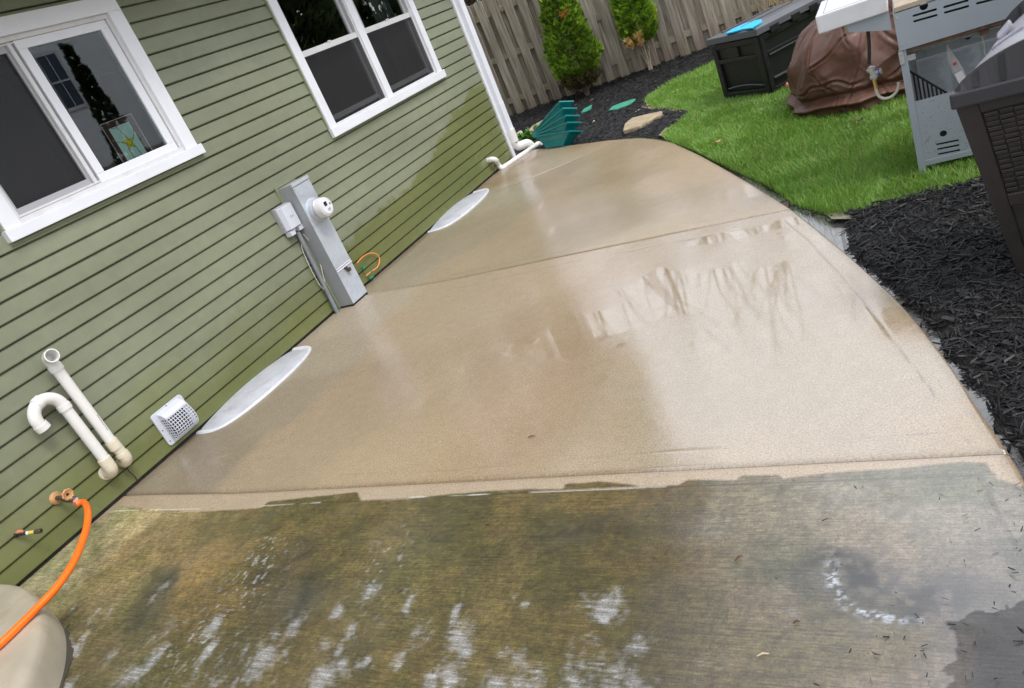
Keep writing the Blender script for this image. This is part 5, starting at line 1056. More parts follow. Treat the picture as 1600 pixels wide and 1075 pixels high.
leaf(997, 121, M['leaf3'], .025, 'pale leaf on the mulch by the smaller shrub'); leaf(951, 158, M['leaf3'], .014, 'tiny pale chip of leaf between the two green lids'); leaf(940, 134, M['leaf'], .03, 'rusty leaf at the foot of the larger shrub'); leaf(848, 171, M['leaf3'], .022, 'small pale leaf near the fence foot')
for (px, py, l, a, lab) in ((831, 682, .035, .2, 'tiny dark twig on the middle slab'), (1154, 872, .03, .9, 'small dark twig on the grimy slab'), (626, 923, .03, 1.2, 'short brown twig on the grimy slab, lower centre'), (1245, 972, .018, .3, 'tiny seed husk on the grimy slab'), (1192, 1023, .03, .4, 'pale splinter on the grimy slab near the lower edge'), (762, 820, .022, .0, 'thin twig scrap just below the joint')):
    p = G(px, py, .006); mb = MB(); mb.tube([(-l / 2, 0, 0), (0, .002, .003), (l / 2, -.001, 0)], [.0015, .0028, .001], 6); o = mb.build('twig', M['leaf2'] if 'pale' not in lab else M['leaf3']); o.location = p; o.rotation_euler = (0, 0, a); tag(o, lab, 'twig', 'twigs and bits on the concrete')

# ================================================================= DECK BOX
DA = -38.8; DWd, DL, DH = .666, .86, .555
db = thing('deck_box', 'black plastic deck box with a grey black lid on the lawn by the fence', 'deck box', (2.535, 7.651, 0), R(DA))
mb = MB(); i_ = .02
# tapered body: narrower at the foot
def taper(mb, x0, x1, y0, y1, z0, z1, t):
    mb.add([(x0 + t, y0 + t, z0), (x1 - t, y0 + t, z0), (x1 - t, y1 - t, z0), (x0 + t, y1 - t, z0), (x0, y0, z1), (x1, y0, z1), (x1, y1, z1), (x0, y1, z1)], [(3, 2, 1, 0), (4, 5, 6, 7), (0, 1, 5, 4), (1, 2, 6, 5), (2, 3, 7, 6), (3, 0, 4, 7)])
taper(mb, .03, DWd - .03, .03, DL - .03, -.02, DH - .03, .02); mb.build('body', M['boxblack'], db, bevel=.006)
mb = MB()    # frames standing proud of the recessed panels: end face (y=0 side) and long face (x=DWd side)
e0 = .012
for (x0, x1, z0, z1) in ((.012, .075, -.02, .52), (DWd - .085, DWd - .012, -.02, .52), (.075, DWd - .085, .47, .52), (.075, DWd - .085, .335, .375), (.075, DWd - .085, -.02, .06), (.22, .36, .375, .47)): mb.box(x0, x1, e0, .034, z0, z1)
for (y0, y1, z0, z1) in ((.012, .075, -.02, .52), (DL - .085, DL - .012, -.02, .52), (.075, DL - .085, .47, .52), (.075, DL - .085, .345, .372), (.075, DL - .085, -.02, .05)): mb.box(DWd - .034, DWd - .012, y0, y1, z0, z1)
mb.build('panel_frame', M['boxblack'], db, bevel=.008)
mb = MB(); mb.smooth = True; mb.tube(cr([(.09, .03, .09), (.2, .022, .105), (.33, .02, .112), (.45, .022, .105), (.57, .03, .09)]), .007, 8)
for z in (.33, .12): mb.box(DWd - .036, DWd - .010, .09, DL - .1, z, z + .012)
mb.build('moulded_ridge', M['boxlid'], db)
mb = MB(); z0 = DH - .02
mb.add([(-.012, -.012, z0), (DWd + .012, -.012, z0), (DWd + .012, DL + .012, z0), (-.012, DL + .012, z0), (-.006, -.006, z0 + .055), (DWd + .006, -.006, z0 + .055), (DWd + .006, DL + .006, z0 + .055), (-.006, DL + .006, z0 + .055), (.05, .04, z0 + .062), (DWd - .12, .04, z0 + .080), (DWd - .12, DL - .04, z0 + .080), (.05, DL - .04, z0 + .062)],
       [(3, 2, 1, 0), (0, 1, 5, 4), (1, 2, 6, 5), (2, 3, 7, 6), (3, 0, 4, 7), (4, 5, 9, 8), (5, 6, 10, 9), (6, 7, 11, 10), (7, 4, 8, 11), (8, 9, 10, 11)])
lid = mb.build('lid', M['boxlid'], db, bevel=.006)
for y in (.14, .40, .62): mb = MB(); mb.box(DWd - .004, DWd + .022, y, y + .10, z0 - .03, z0 + .03); mb.build('lid_catch', M['boxblack'], lid, bevel=.006)
mb = MB(); mb.box(.10, .13, .10, DL - .12, z0 + .066, z0 + .074); mb.box(.36, .38, .10, DL - .12, z0 + .072, z0 + .082); mb.build('lid_rib', M['boxlid'], lid, bevel=.003)
P_ = [G(px, py, DH + .055) for px, py in ((1133, 53), (1146, 45), (1165, 37), (1186, 31), (1191, 31), (1190, 35), (1175, 44), (1160, 46), (1146, 50))]; c = sum(P_, Vector()) / len(P_)
mb = MB(); mb.prism([(p.x - c.x, p.y - c.y) for p in P_], 0, .012); o = mb.build('blue_lid', M['cyan'], bevel=.003); o.location = (c.x, c.y, DH + .048); tag(o, 'flat bright blue plastic sheet lying on the deck box lid', 'plastic sheet')
bl = G(1219, 137, .05); mb = MB(); mb.smooth = True; mb.ring((0, 0, -.03), (0, 0, 1), [(.06 * (1 - math.cos(a)) / 2, .03 * math.sin(a)) for a in [math.pi * k / 10 for k in range(11)]], 16); o = mb.build('ball', M['pinkcap']); o.location = (bl.x + .06, bl.y + .1, .03); tag(o, 'small pink ball half hidden between the deck box and the brown cover', 'ball')

# ================================================================= BROWN COVER over something
def cover():
    # closed draped shape: outline radius by height, pleats and folds from ridged noise
    cx, cy = 3.98, 6.55; na, nz = 420, 150; V = []
    for j in range(nz + 1):
        t = j / nz; z = -.02 + .86 * t
        for k in range(na):
            a = 2 * math.pi * k / na; ca, sa = math.cos(a), math.sin(a)
            hx, hy = .64, .58                       # half sizes
            p = 3.2; rr = 1 / ((abs(ca) / hx) ** p + (abs(sa) / hy) ** p) ** (1 / p)
            # left shoulder slopes: narrower with height
            sh = 1.0 - .0 * t if t < .35 else max(0.0, 1 - ((t - .35) / .65) ** 2.3)
            sh = sh + .02; V.append((cx + rr * sh * ca + .20 * t * t, cy + rr * sh * sa, z if t < 1 else .85))
    V = np.array(V); 
    a = np.arctan2(V[:, 1] - cy, V[:, 0] - cx); z = V[:, 2]; s = a * .62
    def tri(q): return np.abs(2 * (q - np.floor(q)) - 1)
    wb = fbm(s * 1.6, z * 1.6, 71, 3); wc_ = fbm(s * 2.6, z * 2.2, 72, 3)
    f = .070 * (tri(s * 1.25 + z * .25 + wb * .9) - .5) + .032 * (tri(s * 2.4 - z * 1.3 + wc_ * 1.2) ** 1.4 - .4) + .020 * (tri(s * 2.9 + z * 2.8 + wb * 2 + .3) ** 1.6 - .35) + .010 * (tri(z * 5.1 - s * 3.3 + wc_ * 2.4) ** 1.5 - .35)
    for k_, (a_, b__, w_, off_) in enumerate(((1.1, 1.3, .6, .1), (-.9, 2.5, .6, .45), (2.6, -.7, .8, .8), (.3, 2.9, .8, .3), (-2.7, -1.9, .7, .6), (3.1, 2.1, .9, .2))):
        q = s * a_ + z * b__ + w_ * (wc_ if k_ % 2 else wb) + off_; dq = np.abs(q - np.round(q)); g_ = sstep(.40, .6, vnoise(s * 3 + k_, z * 3, 90 + k_)); f -= .012 * np.exp(-(dq / .022) ** 2) * g_; f += .007 * np.exp(-((dq - .05) / .03) ** 2) * g_
    f += .006 * (fbm(s * 22, z * 22, 17, 3) - .5)
    hem = .04 + .05 * fbm(s * 4, 0 * s, 75, 2); f += .045 * np.exp(-((z - hem) / .022) ** 2) - .03 * np.exp(-((z - hem - .05) / .025) ** 2)
    f *= np.interp(z, [-.02, .1, .7, .84, .86], [1.0, 1, 1, .6, .2])
    V[:, 0] += np.cos(a) * f; V[:, 1] += np.sin(a) * f; V[:, 2] += .02 * (fbm(V[:, 0] * 6, V[:, 1] * 6, 3, 3) - .5) * np.clip(z * 6, 0, 1)
    idx = np.arange(na * (nz + 1)).reshape(nz + 1, na); Q = np.stack([idx[:-1], np.roll(idx[:-1], -1, 1), np.roll(idx[1:], -1, 1), idx[1:]], -1).reshape(-1, 4)
    return V, Q
V_, Q_ = cover()
cm = mat('brown_cover_cloth', (.092, .037, .022), .6, var=.25, vs=3, bump=.25, bs=520, dirt=.35, ds=2.2, dc=(.055, .030, .024), coat=.1)
o = npmesh('cloth_cover', V_, Q_, cm, smooth=True); tag(o, 'brown cloth cover draped over a bulky shape on the lawn, behind the grill shelf', 'cover')

# ================================================================= GRILL
GY = 4.37; gr = thing('gas_grill', 'old pale grey gas grill with doors missing, standing on the lawn', 'grill', (4.145, GY, 0))
def gx(px, py): v = YP(px, py, GY); return v.x - 4.145, v.z
GW = 1.10; GD = .50
t = .034
for x in (0, GW - t):
    for y in (0, GD - t): mb = MB(); mb.box(x, x + t, y, y + .0305, -.01 if x == 0 else .0, .66); mb.build('post', M['grill'], gr, bevel=.002)
mb = MB(); mb.box(t + .02, GW - t - .02, .012, .016, .072, .375); mb.build('slot_shade_sheet', M['dark'], gr)  # added black sheet, stands in for the shade behind the slots
mb = MB(); r_ = random.Random(9)
for k in range(150):
    x_, z_ = r_.uniform(t + .01, .30), r_.uniform(.075, .38); l_ = r_.choice((.0018, .0024, .0034, .006)) ; a__ = r_.uniform(0, 3.1); dx, dz = l_ * math.cos(a__), l_ * math.sin(a__); mb.add([(x_ - dx, .0035, z_ - dz), (x_ + .0012, .0035, z_ + .0006), (x_ + dx, .0035, z_ + dz), (x_ - .0012, .0035, z_ - .0006)], [(0, 1, 2, 3)])
mb.build('mud_specks', M['dark'], gr, recalc=False)
mb = MB(); mb.add([(.042, .0030, .155), (.075, .0030, .190), (.079, .0030, .191), (.050, .0030, .160)], [(0, 1, 2, 3)]); mb.build('rust_scratch', M['rust'], gr, recalc=False)
mb = MB(); mb.box(t, GW - t, .001, .020, .036, .066); mb.box(t + .01, GW - .01, .02, GD, .060, .070); mb.build('bottom_rail', M['grill'], gr, bevel=.002)
# lower rear panel with a round hole and three vent slots, cut through
def panel_with_holes(name, x0, x1, z0, z1, holes, y, th, m, parent):
    b = bmesh.new(); 
    def lp(pts): return [b.verts.new((px, y, pz)) for px, pz in pts]
    o_ = lp([(x0, z0), (x1, z0), (x1, z1), (x0, z1)]); es = [b.edges.new((o_[i], o_[(i + 1) % 4])) for i in range(4)]
    for pts in holes:
        v = lp(pts); es += [b.edges.new((v[i], v[(i + 1) % len(v)])) for i in range(len(v))]
    bmesh.ops.triangle_fill(b, use_beauty=True, use_dissolve=False, edges=es, normal=(0, -1, 0))
    r = bmesh.ops.extrude_face_region(b, geom=list(b.faces)); bmesh.ops.translate(b, verts=[v for v in r['geom'] if isinstance(v, bmesh.types.BMVert)], vec=(0, th, 0))
    bmesh.ops.recalc_face_normals(b, faces=b.faces); me = bpy.data.meshes.new(name); b.to_mesh(me); b.free(); me.materials.append(m); o = bpy.data.objects.new(name, me); col.objects.link(o); o.parent = parent; return o
def circ(cx, cz, r, n=20): return [(cx + r * math.cos(2 * math.pi * k / n), cz + r * math.sin(2 * math.pi * k / n)) for k in range(n)]
def slot(xa, za, xb, zb, r=.0055, n=8):
    a = math.atan2(zb - za, xb - xa); return [(xb + r * math.cos(a - math.pi / 2 + math.pi * k / n), zb + r * math.sin(a - math.pi / 2 + math.pi * k / n)) for k in range(n + 1)] + [(xa + r * math.cos(a + math.pi / 2 + math.pi * k / n), za + r * math.sin(a + math.pi / 2 + math.pi * k / n)) for k in range(n + 1)]
hc = gx(1474, 209)
def off(x, ox, oz): return (1380 + ox / 5.973, 120 + oz / 5.973)
hol = [circ(hc[0], hc[1], .0165)]
for (ax_, az, bx_, bz) in ((505, 633, 698, 594), (512, 678, 703, 640), (520, 724, 710, 687)):
    A_ = gx(*off(0, ax_, az)); B_ = gx(*off(0, bx_, bz)); hol.append(slot(*A_, *B_, .0048))
panel_with_holes('rear_panel', t + .001, GW - t - .001, .067, .388, hol, .004, .003, M['grill'], gr)
# top fascia
hol = []; h2 = (1380 + 425 / 6.718, 60 / 6.718); hol.append(circ(*gx(*h2), .0185))
for (ax_, az, bx_, bz) in ((320, 162, 550, 95), (328, 220, 558, 155), (642, 70, 882, 2), (650, 128, 888, 62), (985, 32, 1230, -30)):
    A_ = gx(1380 + ax_ / 6.718, az / 6.718); B_ = gx(1380 + bx_ / 6.718, bz / 6.718); hol.append(slot(*A_, *B_, .0052))
for k in (0, 1): hol.append(slot(.40 + .0, .735 + .03 * k, .49, .735 + .03 * k, .0052)) if False else None
panel_with_holes('fascia', .004, GW, .662, .845, hol, -.010, .003, M['grill'], gr)
mb = MB(); mb.box(.004, .008, -.007, GD, .662, .845); mb.box(GW - .004, GW, -.007, GD, .662, .845); mb.box(.01, GW, GD - .004, GD, .662, .845); mb.build('firebox_side', M['grill'], gr)
mb = MB(); mb.box(.012, GW - .012, .0, .30, .672, .80); mb.build('firebox', M['dark'], gr, bevel=.003)  # coloured black to put the shade inside the fascia slots
mb = MB(); mb.box(.010, GW, -.008, .34, .848, .872); mb.build('cook_top', M['tantop'], gr, bevel=.003)
mb = MB()
for x, z in ((.018, .822), (.018, .690)): mb.ring((x, -.010, z), (0, -1, 0), [(0, .005), (.003, .004), (.003, 0)], 10)
mb.build('screw', M['alu'], gr)
mb = MB(); mb.box(-.002, .020, -.012, .0, .595, .655); mb.box(.034, .070, .006, .012, .598, .625); mb.build('hinge_bracket', M['alu'], gr, bevel=.001)
# side shelf on a tapering bracket
sh = MB(); sh.box(-.335, -.012, -.03, .44, .868, .955); shelf = sh.build('side_shelf', M['shelf'], gr, bevel=.006)
mb = MB(); mb.add([(-.30, -.010, .955), (-.03, -.010, .955), (-.03, .42, .955), (-.30, .42, .955)], [(0, 1, 2, 3)]); mb = MB(); frame_box_y = [(-.30, -.296, .0, .42), (-.30, -.03, .0, .004), (-.034, -.03, .0, .42)]
for x0, x1, y0, y1 in frame_box_y: mb.box(x0, x1, y0, y1, .9552, .9562)
mb.build('shelf_groove', M['conduit'], shelf)
mb = MB(); mb.prism([(-.21, .866), (-.012, .866), (-.012, .772), (-.20, .826)], .0, .012, Matrix(((1, 0, 0, 0), (0, 0, 1, 0), (0, 1, 0, 0), (0, 0, 0, 1)))); mb.build('shelf_bracket', M['grill'], gr)
mb = MB(); mb.box(-.22, -.16, .10, .18, .80, .866); mb.build('burner_bracket', M['hosegrey'], gr, bevel=.004)
# back board inside with label and holes
holes = [circ(.117, .60, .0125), circ(.31, .59, .0125), circ(.50, .585, .0125)]
def gi(px, py): v = YP(px, py, GY + GD - .02); return v.x - 4.145, v.z
holes = [circ(*gi(1434, 77.5), .0150), circ(*gi(1512, 57), .0155), circ(*gi(1568, 43), .0155)]
panel_with_holes('inner_panel', .01, GW - .01, .07, .70, holes, GD - .02, .003, M['grill_in'], gr)
mb = MB(); mb.box(.008, .012, .03, GD - .02, .07, .66); mb.build('side_panel', M['grill_in'], gr)
mb = MB(); mb.box(.02, GW - .02, GD - .026, GD - .021, .04, .68) if False else None
for h in holes:
    cx_ = sum(p[0] for p in h) / len(h); cz_ = sum(p[1] for p in h) / len(h); mb.ring((cx_, GD - .021, cz_), (0, 1, 0), [(0, .016), (.03, .016), (.03, 0)], 16)
mb.build('grommet', M['dark'], gr)
A_ = gi(1431, 95); B_ = gi(1518, 72); C_ = gi(1436, 150)
lx0, lz1 = A_[0], A_[1]; mb = MB(); mb.box(lx0, lx0 + .44, GD - .0235, GD - .021, lz1 - .30, lz1); lb = mb.build('instruction_label', M['paper'], gr)
mb = MB(); r_ = random.Random(4)
for c_i in range(3):
    zz = lz1 - .014
    while zz > lz1 - .29:
        xx = lx0 + .012 + c_i * .145; end = xx + .125 * r_.uniform(.6, 1)
        while xx < end: wl = r_.uniform(.008, .022); mb.box(xx, min(xx + wl, end), GD - .0242, GD - .0236, zz - .0016, zz); xx += wl + .003
        zz -= r_.choice([.0052, .0052, .0052, .010])
mb.build('fine_print', M['print'], lb)
# grease rail under the fire box
mb = MB(); mb.smooth = True; mb.tube([(.035, .06, .628), (.40, .06, .622), (.75, .06, .622), (GW - .04, .06, .628)], .010, 8); mb.build('support_rod', M['alu'], gr)
mb = MB(); mb.box(.036, GW - .036, .0, .30, .644, .672); mb.build('burner_tray', M['rust'], gr)
mb = MB(); mb.box(.345, .385, .02, .03, .612, .655); mb.build('tray_tab', M['rust'], gr)
mb = MB(); mb.smooth = True; mb.tube(cr([(.28, .06, .62), (.345, .07, .605), (.360, .08, .58), (.362, .09, .50)]), .0018, 6); mb.build('ignition_wire', M['wire_white'], gr)
# gas hose with regulator
rg = lambda px, py, y=GY + .06: (lambda v: Vector((v.x - 4.145, v.y - GY, v.z)))(YP(px, py, y))
mb = MB(); mb.smooth = True; mb.tube(cr([rg(1356, 48), rg(1358, 70), rg(1358, 100)]), .0085, 10); mb.build('gas_pipe', M['black'], gr)
ra, rb = rg(1360, 106), rg(1368, 124); rc = (ra + rb) / 2; rd = (rb - ra).normalized()
mb = MB(); mb.smooth = True; mb.ring(ra - rd * .01, rd, [(0, .008), (.008, .014), (.012, .022), (.024, .022), (.026, .015), (.05, .015), (.052, .021), (.066, .021), (.070, .010), (.078, .009)], 18); mb.ring(rc, Vector((1, -.3, .1)), [(0, .012), (.028, .012), (.030, .016), (.044, .016), (.046, 0)], 14); mb.build('regulator', M['alu'], gr)
mb = MB(); mb.ring(rc + Vector((.030, -.01, .004)), Vector((1, -.3, .1)), [(0, .0168), (.006, .0168)], 14); mb.build('regulator_ring', mat('blue_ring', (.05, .04, .35), .4), gr)
mb = MB(); mb.smooth = True; mb.tube(cr([rg(1367, 127), rg(1369, 140), rg(1373, 150), rg(1382, 154), rg(1393, 151), rg(1401, 143), rg(1404, 134), rg(1404, 129)]), .0078, 12); mb.build('gas_hose', M['hosegrey'], gr)
mb = MB(); mb.smooth = True; mb.tube([rg(1366, 125), rg(1369, 138)], .0092, 12); mb.build('hose_fitting', mat('brass_fitting', (.55, .38, .12), .35, metal=.8), gr)
# caster
cw_ = gx(1455, 262); mb = MB(); mb.smooth = True; mb.ring((cw_[0] + .005, .03, .036), (0, 1, 0), [(0, 0), (0, .022), (.004, .026), (.022, .026), (.026, .022), (.026, 0)], 20); mb.box(cw_[0] - .018, cw_[0] + .028, .026, .030, .03, .066); mb.box(cw_[0] - .018, cw_[0] + .028, .058, .062, .03, .066); mb.build('caster', M['clear'], gr)
# cast iron grate stored inside
gg = thing('grill_grate', 'black cast iron grate leaning inside the open grill cabinet', 'grate', (4.145 + .02, GY + .20, .08)); mb = MB()
for k in range(13): mb.box(-.002 + .0 * k, .006, -.17 + k * .028, -.162 + k * .028, .0, .44) if False else mb.box(.002 + k * .0185, .011 + k * .0185, -.004, .004, .0, .43 - k * .021)
mb.box(.0, .245, -.006, .006, .0, .012); mb.add([(.0, -.006, .44), (.0, -.006, .426), (.25, -.006, .15), (.25, -.006, .164), (.0, .006, .44), (.0, .006, .426), (.25, .006, .15), (.25, .006, .164)], [(0, 1, 2, 3), (7, 6, 5, 4), (0, 3, 7, 4), (1, 5, 6, 2)])
mb.build('grate_bars', M['castiron'], gg, bevel=.0015)
# clear pouch hanging from the rod
bt = [YP(px, py, GY + .10) for px, py in ((1477, 58), (1479, 62), (1481, 74), (1484, 86), (1490, 98), (1497, 112), (1505, 128))]
hwid = [.006, .003, .006, .017, .024, .026, .024]; bg_ = thing('plastic_pouch', 'clear plastic pouch with a folded paper hanging inside the grill cabinet', 'pouch', tuple(bt[0]))
mb = MB(); mb.smooth = True; mb.tube([b - bt[0] for b in bt], hwid, 14); o = mb.build('pouch', M['clear'], bg_); 
for v in o.data.vertices: v.co.y *= .45
q0, q1 = bt[5] - bt[0], bt[6] - bt[0]; mb = MB(); d_ = (q1 - q0).normalized(); s_ = Vector((d_.z, 0, -d_.x)) * -1
mb.add([q0 + s_ * .018 + Vector((0, -.012, 0)), q0 - s_ * .018 + Vector((0, -.012, 0)), q1 - s_ * .018 + Vector((0, -.012, 0)), q1 + s_ * .018 + Vector((0, -.012, 0))], [(0, 1, 2, 3)]); mb.build('paper', M['vinyl_frame'], bg_, recalc=False)
q = bt[4] - bt[0]; mb = MB(); mb.ring(q + Vector((.004, -.013, -.004)), (0, -1, 0), [(0, .009), (.001, .006), (.001, 0)], 7); mb.build('red_mark', mat('red_print', (.5, .03, .04), .5), bg_)
vv = YP(1569, 38, GY + .2); mb = MB(); mb.smooth = True; mb.tube([vv + Vector((0, 0, .045)), vv + Vector((.004, 0, -.05))], .009, 10); o = mb.build('cork_handle', M['leaf3']); tag(o, 'short tan peg sticking up behind the grey bin lid, inside the grill', 'peg')

# ================================================================= BROWN STORAGE BIN
BA = R(-4); bn = thing('storage_bin', 'dark brown wicker look plastic storage bin with an arched grey lid, standing in the mulch', 'bin', (4.309, 2.905, 0), BA)
BW, BD, BH = .62, .50, .79
tp = .118
def bside(x, z, y=0):   # position on the tapered front face; x along it
    f = (1 - z / .74); return (x + tp * f * (1 - 2 * x / BW), y + tp * f * .5, z)
mb = MB(); f0 = -.05
def fr(z, o): f = (1 - z / .74); a = tp * f; return [(a + o, a * .5 + o, z), (BW - a - o, a * .5 + o, z), (BW - a - o, BD - a * .5 - o, z), (a + o, BD - a * .5 - o, z)]
V = fr(-.06, .014) + fr(.735, .014); mb.add(V, [(3, 2, 1, 0), (4, 5, 6, 7)] + [(k, (k + 1) % 4, 4 + (k + 1) % 4, 4 + k) for k in range(4)]); mb.build('body', M['brown'], bn)
def facepatch(mb, x0, x1, z0, z1, d0, d1):  # block on the tapered front face, x as fraction of width
    def P3(fx, z, d): f = (1 - z / .74); a = tp * f; return (a + fx * (BW - 2 * a), a * .5 + d, z)
    mb.add([P3(x0, z0, d1), P3(x1, z0, d1), P3(x1, z1, d1), P3(x0, z1, d1), P3(x0, z0, d0), P3(x1, z0, d0), P3(x1, z1, d0), P3(x0, z1, d0)], [(0, 1, 2, 3), (7, 6, 5, 4), (0, 4, 5, 1), (1, 5, 6, 2), (2, 6, 7, 3), (3, 7, 4, 0)])
mb = MB()
for a in ((0, .105, -.06, .74), (.895, 1, -.06, .74), (.105, .895, .70, .74), (.105, .895, .335, .385), (.105, .895, -.06, .0)): facepatch(mb, *a, -.0, .018)
# side stiles
for y0, y1 in ((.0, .09), (BD - .09, BD)):
    pass
mb.build('panel_frame', M['brown'], bn, bevel=.004)
mb = MB()
for k in range(6): facepatch(mb, .115 + k * .13, .115 + k * .13 + .122, .004, .330, .010, .018)
mb.build('plank_panel', M['brown'], bn, bevel=.002)
# woven panel: over-under strands
mb = MB(); rows = 17; cols_ = 11
for r_i in range(rows):
    z0 = .39 + r_i * .018
    for c_i in range(cols_):
        up = (r_i // 2 + c_i) % 2 == 0; x0 = .11 + c_i * .0712; j = random.uniform(-.002, .002)
        facepatch(mb, x0 + j, x0 + .069 + j, z0 + .001, z0 + .0155, .004 if up else .010, .018)
mb.build('woven_panel', M['brown'], bn, bevel=.0025)
mb = MB(); # rim of the lid
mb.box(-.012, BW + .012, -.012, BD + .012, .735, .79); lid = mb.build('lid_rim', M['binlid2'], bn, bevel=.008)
arch = lambda x: .79 + .115 * (1 - ((x - BW / 2) / (BW / 2)) ** 2) ** .8 if 0 <= x <= BW else .79
n = 28; xs_ = [BW * k / n for k in range(n + 1)]
mb = MB(); vs = []
for x in xs_: vs += [(x, .020, arch(x) - .004), (x, BD - .03, arch(x) - .004)]
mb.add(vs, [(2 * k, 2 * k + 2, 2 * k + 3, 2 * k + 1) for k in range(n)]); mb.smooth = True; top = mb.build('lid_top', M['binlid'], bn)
mb = MB()
def archwall(mb, y0, y1, zt, zb, inset=0):
    vs = []
    for x in xs_: vs += [(x, y0, arch(x) + zt), (x, y1, arch(x) + zt), (x, y0 - inset, min(arch(x) + zt, .785)), (x, y1, .785)]
    mb.add(vs, [(4 * k, 4 * k + 1, 4 * k + 5, 4 * k + 4) for k in range(n)] + [(4 * k, 4 * k + 4, 4 * k + 6, 4 * k + 2) for k in range(n)] + [(4 * k + 1, 4 * k + 3, 4 * k + 7, 4 * k + 5) for k in range(n)])
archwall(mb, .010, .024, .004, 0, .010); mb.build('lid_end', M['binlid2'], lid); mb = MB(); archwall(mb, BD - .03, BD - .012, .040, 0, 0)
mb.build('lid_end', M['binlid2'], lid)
for x in (.06, .135, .21, .285, .36, .435, .51):
    mb = MB(); mb.add([(x, .012, arch(x) - .004), (x + .016, .012, arch(x + .016) - .004), (x + .016, .002, .792), (x, .002, .792), (x, .005, arch(x) - .004), (x + .016, .005, arch(x + .016) - .004), (x + .016, -.005, .792), (x, -.005, .792)], [(4, 5, 6, 7), (0, 4, 7, 3), (1, 2, 6, 5)]); mb.build('lid_rib', M['boxblack'], lid)
    mb = MB(); mb.box(x, x + .014, BD - .036, BD - .029, arch(x) + .0, arch(x) + .034); mb.build('lid_rib', M['boxblack'], lid)
mb = MB(); mb.box(.10, .22, .20, .42, .0, .006); lt = mb
mb = MB()
def onlid(x, y, dz): return (x, y, arch(x) + dz)
q = [(.075, .20), (.19, .20), (.215, .26), (.215, .40), (.075, .40)]
mb.add([onlid(x, y, .006) for x, y in q] + [onlid(x, y, -.004) for x, y in q], [(0, 1, 2, 3, 4)] + [(k, (k + 1) % 5, 5 + (k + 1) % 5, 5 + k) for k in range(5)]); lp_ = mb.build('latch_plate', M['binlid'], lid)
mb = MB(); mb.box(-.035, .035, -.03, .03, 0, .022); o = mb.build('latch', M['binlid'], lid, bevel=.008); o.location = onlid(.11, .30, .004); o.rotation_euler = (0, -.55, .3)

def back_taper(o):          # the bin narrows a little towards its hinged back
    for ch in o.children:
        if ch.type == 'MESH':
            for v in ch.data.vertices:
                p = ch.matrix_basis @ v.co; p.x += .30 * max(0, p.y) * (1 - 2 * p.x / BW) * (.5 if p.z < .7 else 1); v.co = ch.matrix_basis.inverted() @ p
        back_taper(ch)
back_taper(bn)
# ================================================================= BEYOND THE YARD (mirrored in glass and wet concrete)
nh = thing('house', 'white lap sided neighbouring house, seen mirrored in the window glass', 'house', (14.5, 14, 0)); mb = MB()
for k in range(62):
    za = k * .1016; mb.add([(-.02, -9, za), (-.02, 4, za), (0, 4, za + .1016), (0, -9, za + .1016)], [(0, 1, 2, 3)])
mb.build('wall', M['nsiding'], nh, recalc=False)
mb = MB(); mb.prism([(-.5, 6.3), (4, 8.4), (8.5, 6.3)], -9.5, 4.5, Matrix(((1, 0, 0, 0), (0, 0, 1, 0), (0, 1, 0, 0), (0, 0, 0, 1)))); mb.build('roof', bpy.data.materials['roof_shingle'], nh)
for y, z in ((-.42, 3.5), (-5, 3.6), (-5, 1.2)):
    mb = MB(); frame_box(mb, -.06, -.02, y - .5, y + .5, z - .1, z + 1.4, .09); wv_ = mb.build('window', M['white_trim'], nh); mb = MB(); mb.box(-.035, -.03, y - .41, y + .41, z - .01, z + 1.31); mb.build('pane', mat('dark_pane', (.05, .08, .12), .1), wv_)
    mb = MB(); mb.box(-.05, -.036, y - .41, y + .41, z + .62, z + .67); mb.box(-.05, -.036, y - .15, y - .13, z, z + 1.3); mb.box(-.05, -.036, y + .13, y + .15, z, z + 1.3); mb.build('muntin', M['white_trim'], wv_)
et = thing('evergreen_tree', 'dark narrow evergreen by the side fence, seen mirrored in the window glass', 'tree', (7.6, 9.12, 0))
V_, F_, C_ = sprays(2600, lambda t: .34 * np.interp(t, [0, .2, 1], [.7, 1, .05]), .1, 3.7, .10, 35, (np.array([.01, .03, .008]), np.array([.03, .06, .012]))); npmesh('crown', V_, F_, M['foliage'], et, attrs={'tint': ('FLOAT_COLOR', C_)})
mb = MB(); mb.tube([(0, 0, -.1), (0, 0, 3.4)], [.06, .02], 8); mb.build('trunk', bark, et)
def bare_tree(x, y, h, seed, label):
    r = random.Random(seed); t = thing('bare_tree', label, 'tree', (x, y, -.1), group='bare trees beyond the fence'); tr_ = MB(); br = MB(); tr_.smooth = True
    def limb(mb, p, d, L, rad, dep):
        n = 6; pts = [p]; q = Vector(p); dd = Vector(d).normalized()
        for k in range(n): dd = (dd + Vector((r.uniform(-.16, .16), r.uniform(-.16, .16), r.uniform(-.05, .12)))).normalized(); q = q + dd * L / n; pts.append(q.copy())
        mb.tube(pts, [rad * (1 - .7 * k / n) for k in range(n + 1)], 6 if dep else 9)
        if dep < 2:
            for k in range(3 if dep else 9):
                i = r.randint(2 if dep else 1, n); a = r.uniform(0, 6.28); nd = (dd * 1.3 + Vector((math.cos(a), math.sin(a), .35)) * .42).normalized(); limb(br, pts[i], nd, L * r.uniform(.22, .42), rad * (1 - .7 * i / n) * .6, dep + 1)
    limb(tr_, Vector((0, 0, 0)), Vector((0, 0, 1)), h, h * .0095, 0); tr_.build('trunk', bark, t); br.build('branches', bark, t); return t
protos = []
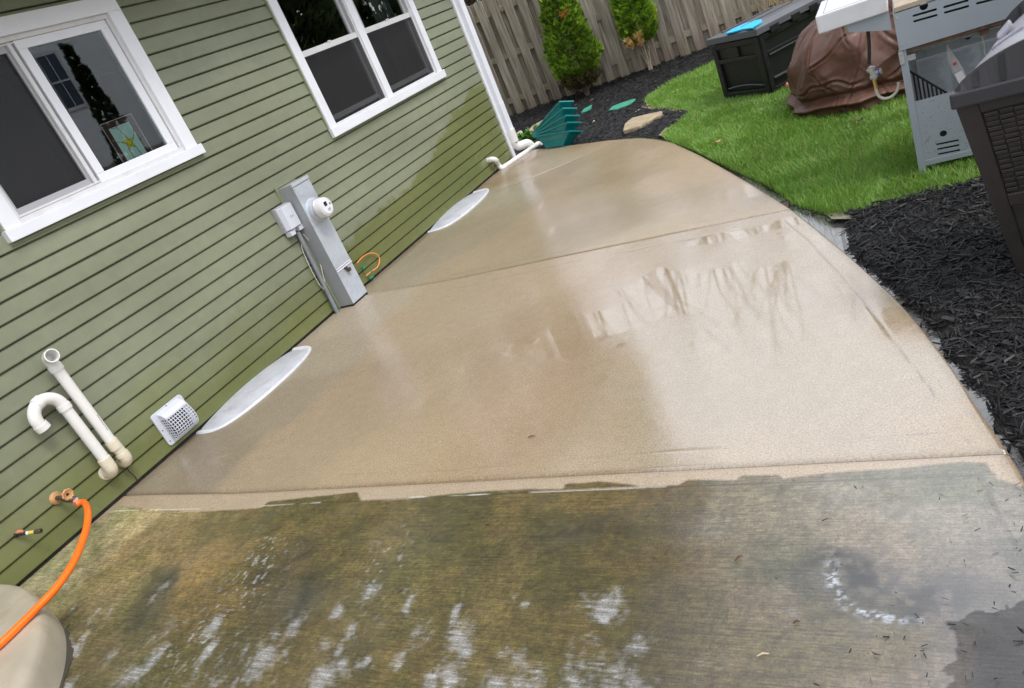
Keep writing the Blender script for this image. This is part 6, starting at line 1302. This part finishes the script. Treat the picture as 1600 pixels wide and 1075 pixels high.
for i in range(4): protos.append(bare_tree(0, 0, 10.0 + .5 * i, 50 + i, 'tall leafless tree in the row beyond the fence, mirrored in the wet middle slab'))
def copy_tree(t):
    r = t.copy(); col.objects.link(r)
    for ch in t.children: c = ch.copy(); col.objects.link(c); c.parent = r
    return r
tr_r = random.Random(5); x = -9.5; i = 0
while x < 4.5:
    r = protos[i] if i < 4 else copy_tree(protos[i % 4])
    k = tr_r.uniform(.72, 1.08); r.location = (x, 20.5 + tr_r.uniform(0, 6), -.1); r.rotation_euler = (0, 0, tr_r.uniform(0, 6.28)); r.scale = (k, k, k)
    x += tr_r.uniform(.22, .50); i += 1
for (x, y, r_, h, lab) in ((14.5, 19.5, 2.4, 7.5, 'nearest of the dark evergreens past the neighbouring house, mirrored in the twin window'), (16, 24, 3.0, 8.5, 'middle one of the dark evergreens past the neighbouring house'), (15, 29.5, 3.0, 8, 'farthest of the dark evergreens past the neighbouring house')):
    tt = thing('evergreen_tree', lab, 'tree', (x, y, -.1), group='dark evergreens past the neighbouring house')
    V_, F_, C_ = sprays(3500, lambda t: r_ * np.interp(t, [0, .15, 1], [.8, 1, .05]), .1, h, .55, int(y * 3), (np.array([.05, .08, .03]), np.array([.10, .15, .05]))); npmesh('crown', V_, F_, M['foliage'], tt, attrs={'tint': ('FLOAT_COLOR', C_)})
    mb = MB(); mb.tube([(0, 0, -.1), (0, 0, h * .9)], [.16, .03], 8); mb.build('trunk', bark, tt)
for (x, lab) in ((-2.6, 'dark leafless shrub showing over the fence top beside the downspout'), (-.9, 'dark leafless shrub behind the fence near the larger arborvitae')):
    tt = thing('shrub', lab, 'shrub', (x, FENCE_Y + 1.3, -.1), group='dark shrubs behind the fence')
    V_, F_, C_ = sprays(2600, lambda t: .95 * np.interp(t, [0, .4, 1], [.8, 1, .5]), .1, 2.5, .12, int(x * 5 + 60), (np.array([.03, .025, .02]), np.array([.10, .075, .05]))); npmesh('twigs', V_, F_, M['foliage'], tt, attrs={'tint': ('FLOAT_COLOR', C_)})
